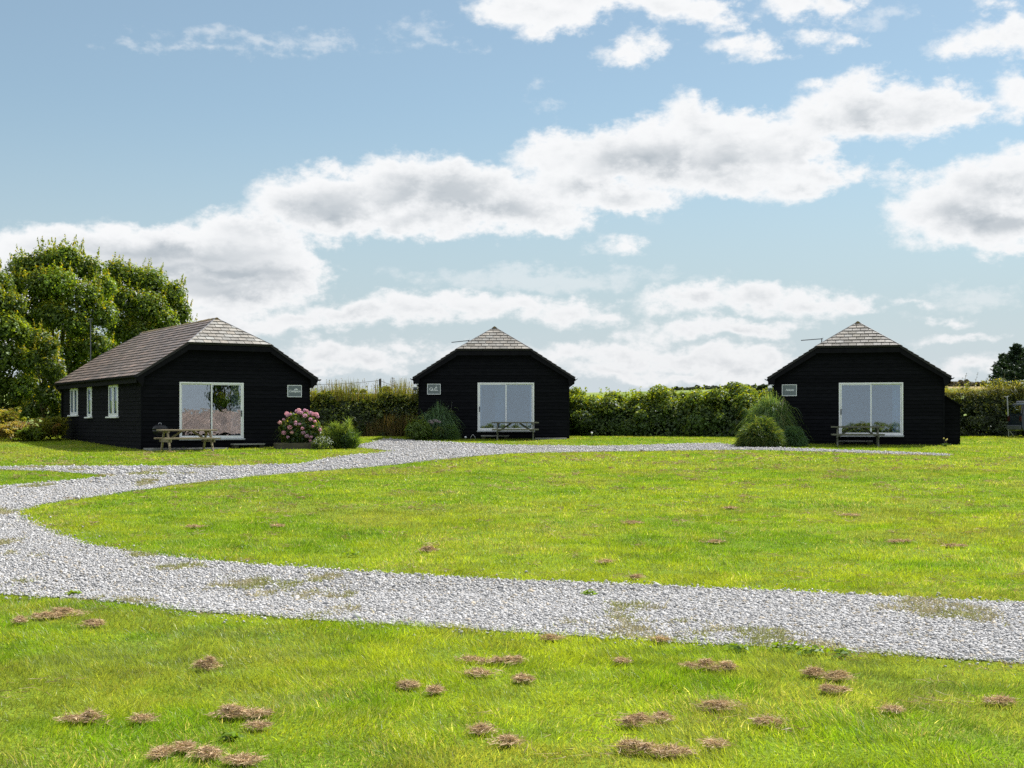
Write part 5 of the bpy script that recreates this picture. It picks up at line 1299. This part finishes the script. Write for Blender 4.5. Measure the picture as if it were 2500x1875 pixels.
# ------------------------------------------------------------------ sun and sky
SUN_EL, SUN_AZ = math.radians(49), math.radians(46)
sl = bpy.data.lights.new('sun', 'SUN'); sl.energy = 4.5; sl.angle = math.radians(.53); sl.color = (1, .955, .89)
so = bpy.data.objects.new('sun', sl); COL.objects.link(so)
sd = Vector((math.cos(SUN_EL) * math.sin(SUN_AZ), math.cos(SUN_EL) * math.cos(SUN_AZ), math.sin(SUN_EL)))
so.rotation_euler = sd.to_track_quat('Z', 'Y').to_euler(); so.location = sd * 60

w = bpy.data.worlds.new('World'); S.world = w; w.use_nodes = True
nt = w.node_tree; nt.nodes.clear()
out = N(nt, 'ShaderNodeOutputWorld'); bg = N(nt, 'ShaderNodeBackground'); SKY_S = .05; bg.inputs[1].default_value = SKY_S
sky = N(nt, 'ShaderNodeTexSky', sky_type='NISHITA'); sky.sun_disc = False; sky.sun_elevation = SUN_EL; sky.sun_rotation = SUN_AZ
sky.altitude = 50; sky.air_density = 1.0; sky.dust_density = .4; sky.ozone_density = 1.0
tc = N(nt, 'ShaderNodeTexCoord'); D = tc.outputs['Generated']
sp = N(nt, 'ShaderNodeSeparateXYZ'); lk(nt, D, sp.inputs[0])
def math_(op, a, b=None, c=None, clamp=False):
    n = N(nt, 'ShaderNodeMath', operation=op, use_clamp=clamp)
    for i, v in enumerate((a, b, c)):
        if v is None: continue
        if isinstance(v, (int, float)): n.inputs[i].default_value = v
        else: lk(nt, v, n.inputs[i])
    return n.outputs[0]
az = math_('ARCTAN2', sp.outputs[0], sp.outputs[1]); el = math_('ARCSINE', sp.outputs[2])
def noise_vec(scale, detail, rough=.55, off=(0, 0, 0), zs=1.6):
    mp = N(nt, 'ShaderNodeMapping'); mp.inputs['Location'].default_value = off; mp.inputs['Scale'].default_value = (1, 1, zs); lk(nt, D, mp.inputs[0])
    n = N(nt, 'ShaderNodeTexNoise'); n.inputs['Scale'].default_value = scale; n.inputs['Detail'].default_value = detail; n.inputs['Roughness'].default_value = rough
    lk(nt, mp.outputs[0], n.inputs['Vector']); return n
nA = noise_vec(22, 4, .5); nB = noise_vec(75, 7, .62, (3, 1, 2)); nC = noise_vec(26, 6, .55, (7, 5, 1), 2.4)
cv = N(nt, 'ShaderNodeCombineXYZ'); lk(nt, az, cv.inputs[0]); lk(nt, el, cv.inputs[1])
def warp(src, n, amt):
    s = N(nt, 'ShaderNodeVectorMath', operation='SUBTRACT'); lk(nt, n.outputs['Color'], s.inputs[0]); s.inputs[1].default_value = (.5, .5, .5)
    k = N(nt, 'ShaderNodeVectorMath', operation='MULTIPLY'); lk(nt, s.outputs[0], k.inputs[0]); k.inputs[1].default_value = (amt, amt, 0)
    a = N(nt, 'ShaderNodeVectorMath', operation='ADD'); lk(nt, src, a.inputs[0]); lk(nt, k.outputs[0], a.inputs[1]); return a.outputs[0]
VW = warp(warp(cv.outputs[0], nA, .030), nB, .012)
U = 2500 / 2212.0
def sky_pos(x, y):
    a = math.atan((x * U - CX) / F); return a, math.atan((HY - y * U) / F * math.cos(a))
def ell(x, y, rx, ry, rot=0, vec=None):
    """signed distance-like value to a puff of cloud: negative inside"""
    a, e = sky_pos(x, y); ix, iy = F / U / rx, F / U / ry
    mp = N(nt, 'ShaderNodeVectorMath', operation='MULTIPLY_ADD'); lk(nt, vec, mp.inputs[0])
    mp.inputs[1].default_value = (ix, iy, 0); mp.inputs[2].default_value = (-a * ix, -e * iy, 0)
    l = N(nt, 'ShaderNodeVectorMath', operation='LENGTH'); lk(nt, mp.outputs[0], l.inputs[0])
    s = (rx * ry) ** .5 * U / F * .75 + ry * U / F * .25
    return math_('MULTIPLY_ADD', l.outputs['Value'], s, -s)
def union(lst, vec, k=.012):
    r = None
    for p in lst:
        d = ell(*p[:4], p[4] if len(p) > 4 else 0, vec)
        if r is None: r = d
        else:
            n = N(nt, 'ShaderNodeMath', operation='SMOOTH_MIN'); lk(nt, r, n.inputs[0]); lk(nt, d, n.inputs[1]); n.inputs[2].default_value = k; r = n.outputs[0]
    return r
PUFFS = [(-60, 600, 200, 75), (120, 570, 180, 80), (330, 560, 220, 82), (520, 560, 170, 105), (600, 590, 125, 85), (450, 630, 230, 60), (620, 440, 90, 62), (720, 440, 160, 85), (860, 405, 130, 72), (990, 420, 170, 76), (1120, 445, 170, 60), (900, 480, 160, 40),
         (1200, 340, 110, 52), (1320, 340, 150, 68), (1420, 330, 140, 80), (1490, 280, 75, 75), (1560, 320, 140, 85), (1680, 330, 140, 70), (1350, 425, 150, 34), (1560, 385, 170, 40), (1250, 400, 120, 45),
         (1760, 265, 80, 50), (1860, 235, 110, 68), (1980, 240, 120, 68), (2080, 240, 75, 35), (2190, 205, 50, 50), (1720, 405, 85, 36, -14), (1780, 385, 90, 34), (1860, 378, 42, 19),
         (2060, 450, 140, 62, -10), (2140, 480, 190, 66), (2140, 400, 120, 60, -20), (2230, 370, 110, 62), (2190, 536, 100, 14), (1945, 390, 30, 16),
         (1120, 10, 110, 52), (1210, 15, 110, 55), (1170, 60, 60, 28), (1300, 0, 110, 30), (1440, 0, 90, 40), (1520, 15, 80, 38), (1580, 50, 45, 14), (1720, 10, 80, 30), (1800, 5, 60, 28), (1350, 112, 60, 24, -12), (1400, 90, 40, 20, -20),
         (1590, 95, 65, 22), (1650, 108, 55, 24), (1760, 78, 38, 16), (1820, 92, 45, 14), (2070, 100, 60, 26), (2150, 75, 75, 38), (2230, 75, 60, 35), (2150, 0, 40, 10), (1340, 525, 42, 24), (1305, 520, 28, 12), (1755, 193, 32, 16),
         (640, 700, 120, 26), (760, 685, 130, 30), (900, 670, 130, 36), (1020, 660, 120, 34), (1120, 662, 100, 34), (1230, 675, 90, 30), (1310, 690, 60, 18), (1215, 650, 40, 14),
         (1420, 655, 50, 26), (1510, 650, 100, 38), (1630, 645, 110, 38), (1740, 650, 100, 36), (1840, 662, 60, 22), (1480, 715, 110, 22), (1600, 715, 140, 20), (1390, 740, 60, 14),
         (700, 765, 110, 30), (800, 775, 110, 32), (880, 752, 45, 18), (660, 800, 100, 25), (1220, 765, 80, 28), (1340, 768, 110, 30), (1480, 775, 110, 30), (1600, 780, 140, 34), (1330, 800, 130, 22), (1050, 770, 110, 28), (1500, 810, 200, 18),
         (2040, 690, 55, 9), (2070, 732, 80, 9), (2110, 800, 90, 22), (2180, 790, 60, 20), (1960, 655, 26, 8), (480, 700, 140, 30), (-80, 700, 200, 60)]
d1 = union(PUFFS, VW, .010)
fine = math_('MULTIPLY_ADD', nB.outputs['Fac'], .028, -.0140)
d1 = math_('ADD', d1, fine)
def mrange(v, a, b, lo, hi, smooth=True):
    n = N(nt, 'ShaderNodeMapRange', interpolation_type='SMOOTHSTEP' if smooth else 'LINEAR'); lk(nt, v, n.inputs[0])
    for i, q in enumerate((a, b, lo, hi)): n.inputs[i + 1].default_value = q
    return n.outputs[0]
cover = mrange(d1, .0040, -.0095, 0, 1)
WISPS = [(560, 85, 170, 14, 4), (690, 78, 90, 12, 5), (910, 72, 40, 14, -25), (950, 98, 45, 8, -15), (1172, 212, 26, 14), (420, 110, 160, 10), (1900, 30, 55, 22, 30), (1490, 268, 110, 10), (1430, 440, 18, 22), (2120, 640, 140, 22), (1180, 600, 300, 30), (200, 490, 60, 16, 10), (620, 630, 110, 40)]
d2 = math_('ADD', union(WISPS, VW, .006), math_('MULTIPLY_ADD', nB.outputs['Fac'], .06, -.026))
wisp = math_('MULTIPLY', mrange(d2, .010, -.014, 0, 1), .42)
cover = math_('MAXIMUM', cover, wisp)
GREYS = [(690, 465, 110, 34), (640, 480, 90, 26), (800, 500, 130, 18), (930, 425, 130, 28), (1010, 450, 130, 26), (450, 590, 240, 18), (330, 545, 150, 16), (560, 640, 130, 16), (520, 615, 130, 12), (1430, 360, 120, 36), (1280, 400, 80, 24), (1560, 350, 60, 24), (1850, 275, 70, 40), (1920, 290, 60, 20),
         (2130, 470, 160, 26), (2180, 420, 70, 20), (1480, 664, 90, 14), (1650, 668, 80, 12), (1760, 668, 90, 12), (800, 695, 110, 9), (1000, 685, 110, 10), (1180, 690, 90, 9), (740, 800, 140, 12), (1500, 792, 220, 12), (1350, 780, 90, 10), (170, 600, 180, 16), (700, 775, 90, 10), (1560, 722, 100, 8), (2110, 810, 70, 10), (1740, 410, 60, 10)]
d3 = math_('ADD', union(GREYS, VW, .012), math_('MULTIPLY_ADD', nC.outputs['Fac'], .05, -.025))
grey = mrange(d3, .020, -.018, 0, 1)
deep = mrange(d1, -.005, -.030, 0, 1)
soft = mrange(nC.outputs['Fac'], .40, .66, 0, .42)
grey = math_('MULTIPLY', math_('ADD', math_('MULTIPLY_ADD', grey, .74, .10), soft, clamp=True), deep)
cl = N(nt, 'ShaderNodeMix', data_type='RGBA'); lk(nt, grey, cl.inputs[0]); cl.inputs[6].default_value = (9.2, 9.3, 9.4, 1); cl.inputs[7].default_value = (4.7, 5.2, 5.65, 1)
# low clouds are dimmer and hazier towards the horizon
low = mrange(el, .02, .13, .93, 1.0, False)
cl2 = N(nt, 'ShaderNodeVectorMath', operation='SCALE'); lk(nt, cl.outputs[2], cl2.inputs[0]); lk(nt, low, cl2.inputs[3])
tint = N(nt, 'ShaderNodeMix', data_type='RGBA', blend_type='MULTIPLY'); tint.inputs[0].default_value = 1; lk(nt, sky.outputs[0], tint.inputs[6]); tint.inputs[7].default_value = (1.02, 1.13, 1.07, 1)
# thin milky haze near the horizon
hz = N(nt, 'ShaderNodeMix', data_type='RGBA'); lk(nt, mrange(el, .0, .24, 1.0, .22), hz.inputs[0]); lk(nt, tint.outputs[2], hz.inputs[6]); 
hc = N(nt, 'ShaderNodeMix', data_type='RGBA'); lk(nt, mrange(el, .0, .10, 1, 0), hc.inputs[0]); hc.inputs[6].default_value = (5.0, 5.9, 6.5, 1); hc.inputs[7].default_value = (6.1, 6.75, 7.2, 1); lk(nt, hc.outputs[2], hz.inputs[7])
mx = N(nt, 'ShaderNodeMix', data_type='RGBA'); lk(nt, cover, mx.inputs[0]); lk(nt, hz.outputs[2], mx.inputs[6]); lk(nt, cl2.outputs[0], mx.inputs[7])
lk(nt, mx.outputs[2], bg.inputs[0])
bg2 = N(nt, 'ShaderNodeBackground'); bg2.inputs[1].default_value = SKY_S; 
nD = noise_vec(2.6, 6, .55, (2, 4, 9), 1.3)
over = math_('MULTIPLY', mrange(nD.outputs['Fac'], .38, .52, 0, 1), mrange(el, .10, .34, 0, 1))  # unseen cloud cover added around the visible sky to brighten the shade
oc = N(nt, 'ShaderNodeMix', data_type='RGBA'); lk(nt, over, oc.inputs[0]); lk(nt, hz.outputs[2], oc.inputs[6]); oc.inputs[7].default_value = (11.2, 11.4, 11.8, 1); lk(nt, oc.outputs[2], bg2.inputs[0])
inside = math_('MULTIPLY', math_('LESS_THAN', math_('ABSOLUTE', az), .75), math_('MULTIPLY', math_('GREATER_THAN', el, -.03), math_('LESS_THAN', el, .40)))
ms = N(nt, 'ShaderNodeMixShader'); lk(nt, inside, ms.inputs[0]); lk(nt, bg2.outputs[0], ms.inputs[1]); lk(nt, bg.outputs[0], ms.inputs[2]); lk(nt, ms.outputs[0], out.inputs[0])

# ------------------------------------------------------------------ render settings
S.view_settings.view_transform = 'Standard'; S.view_settings.look = 'None'; S.view_settings.exposure = 1.05; S.view_settings.gamma = 1
S.render.engine = 'CYCLES'
S.cycles.max_bounces = 6; S.cycles.transparent_max_bounces = 8; S.cycles.diffuse_bounces = 2; S.cycles.glossy_bounces = 3; S.cycles.transmission_bounces = 3
S.cycles.use_denoising = False
S.cycles.caustics_reflective = False; S.cycles.caustics_refractive = False
S.cycles.sample_clamp_indirect = 6
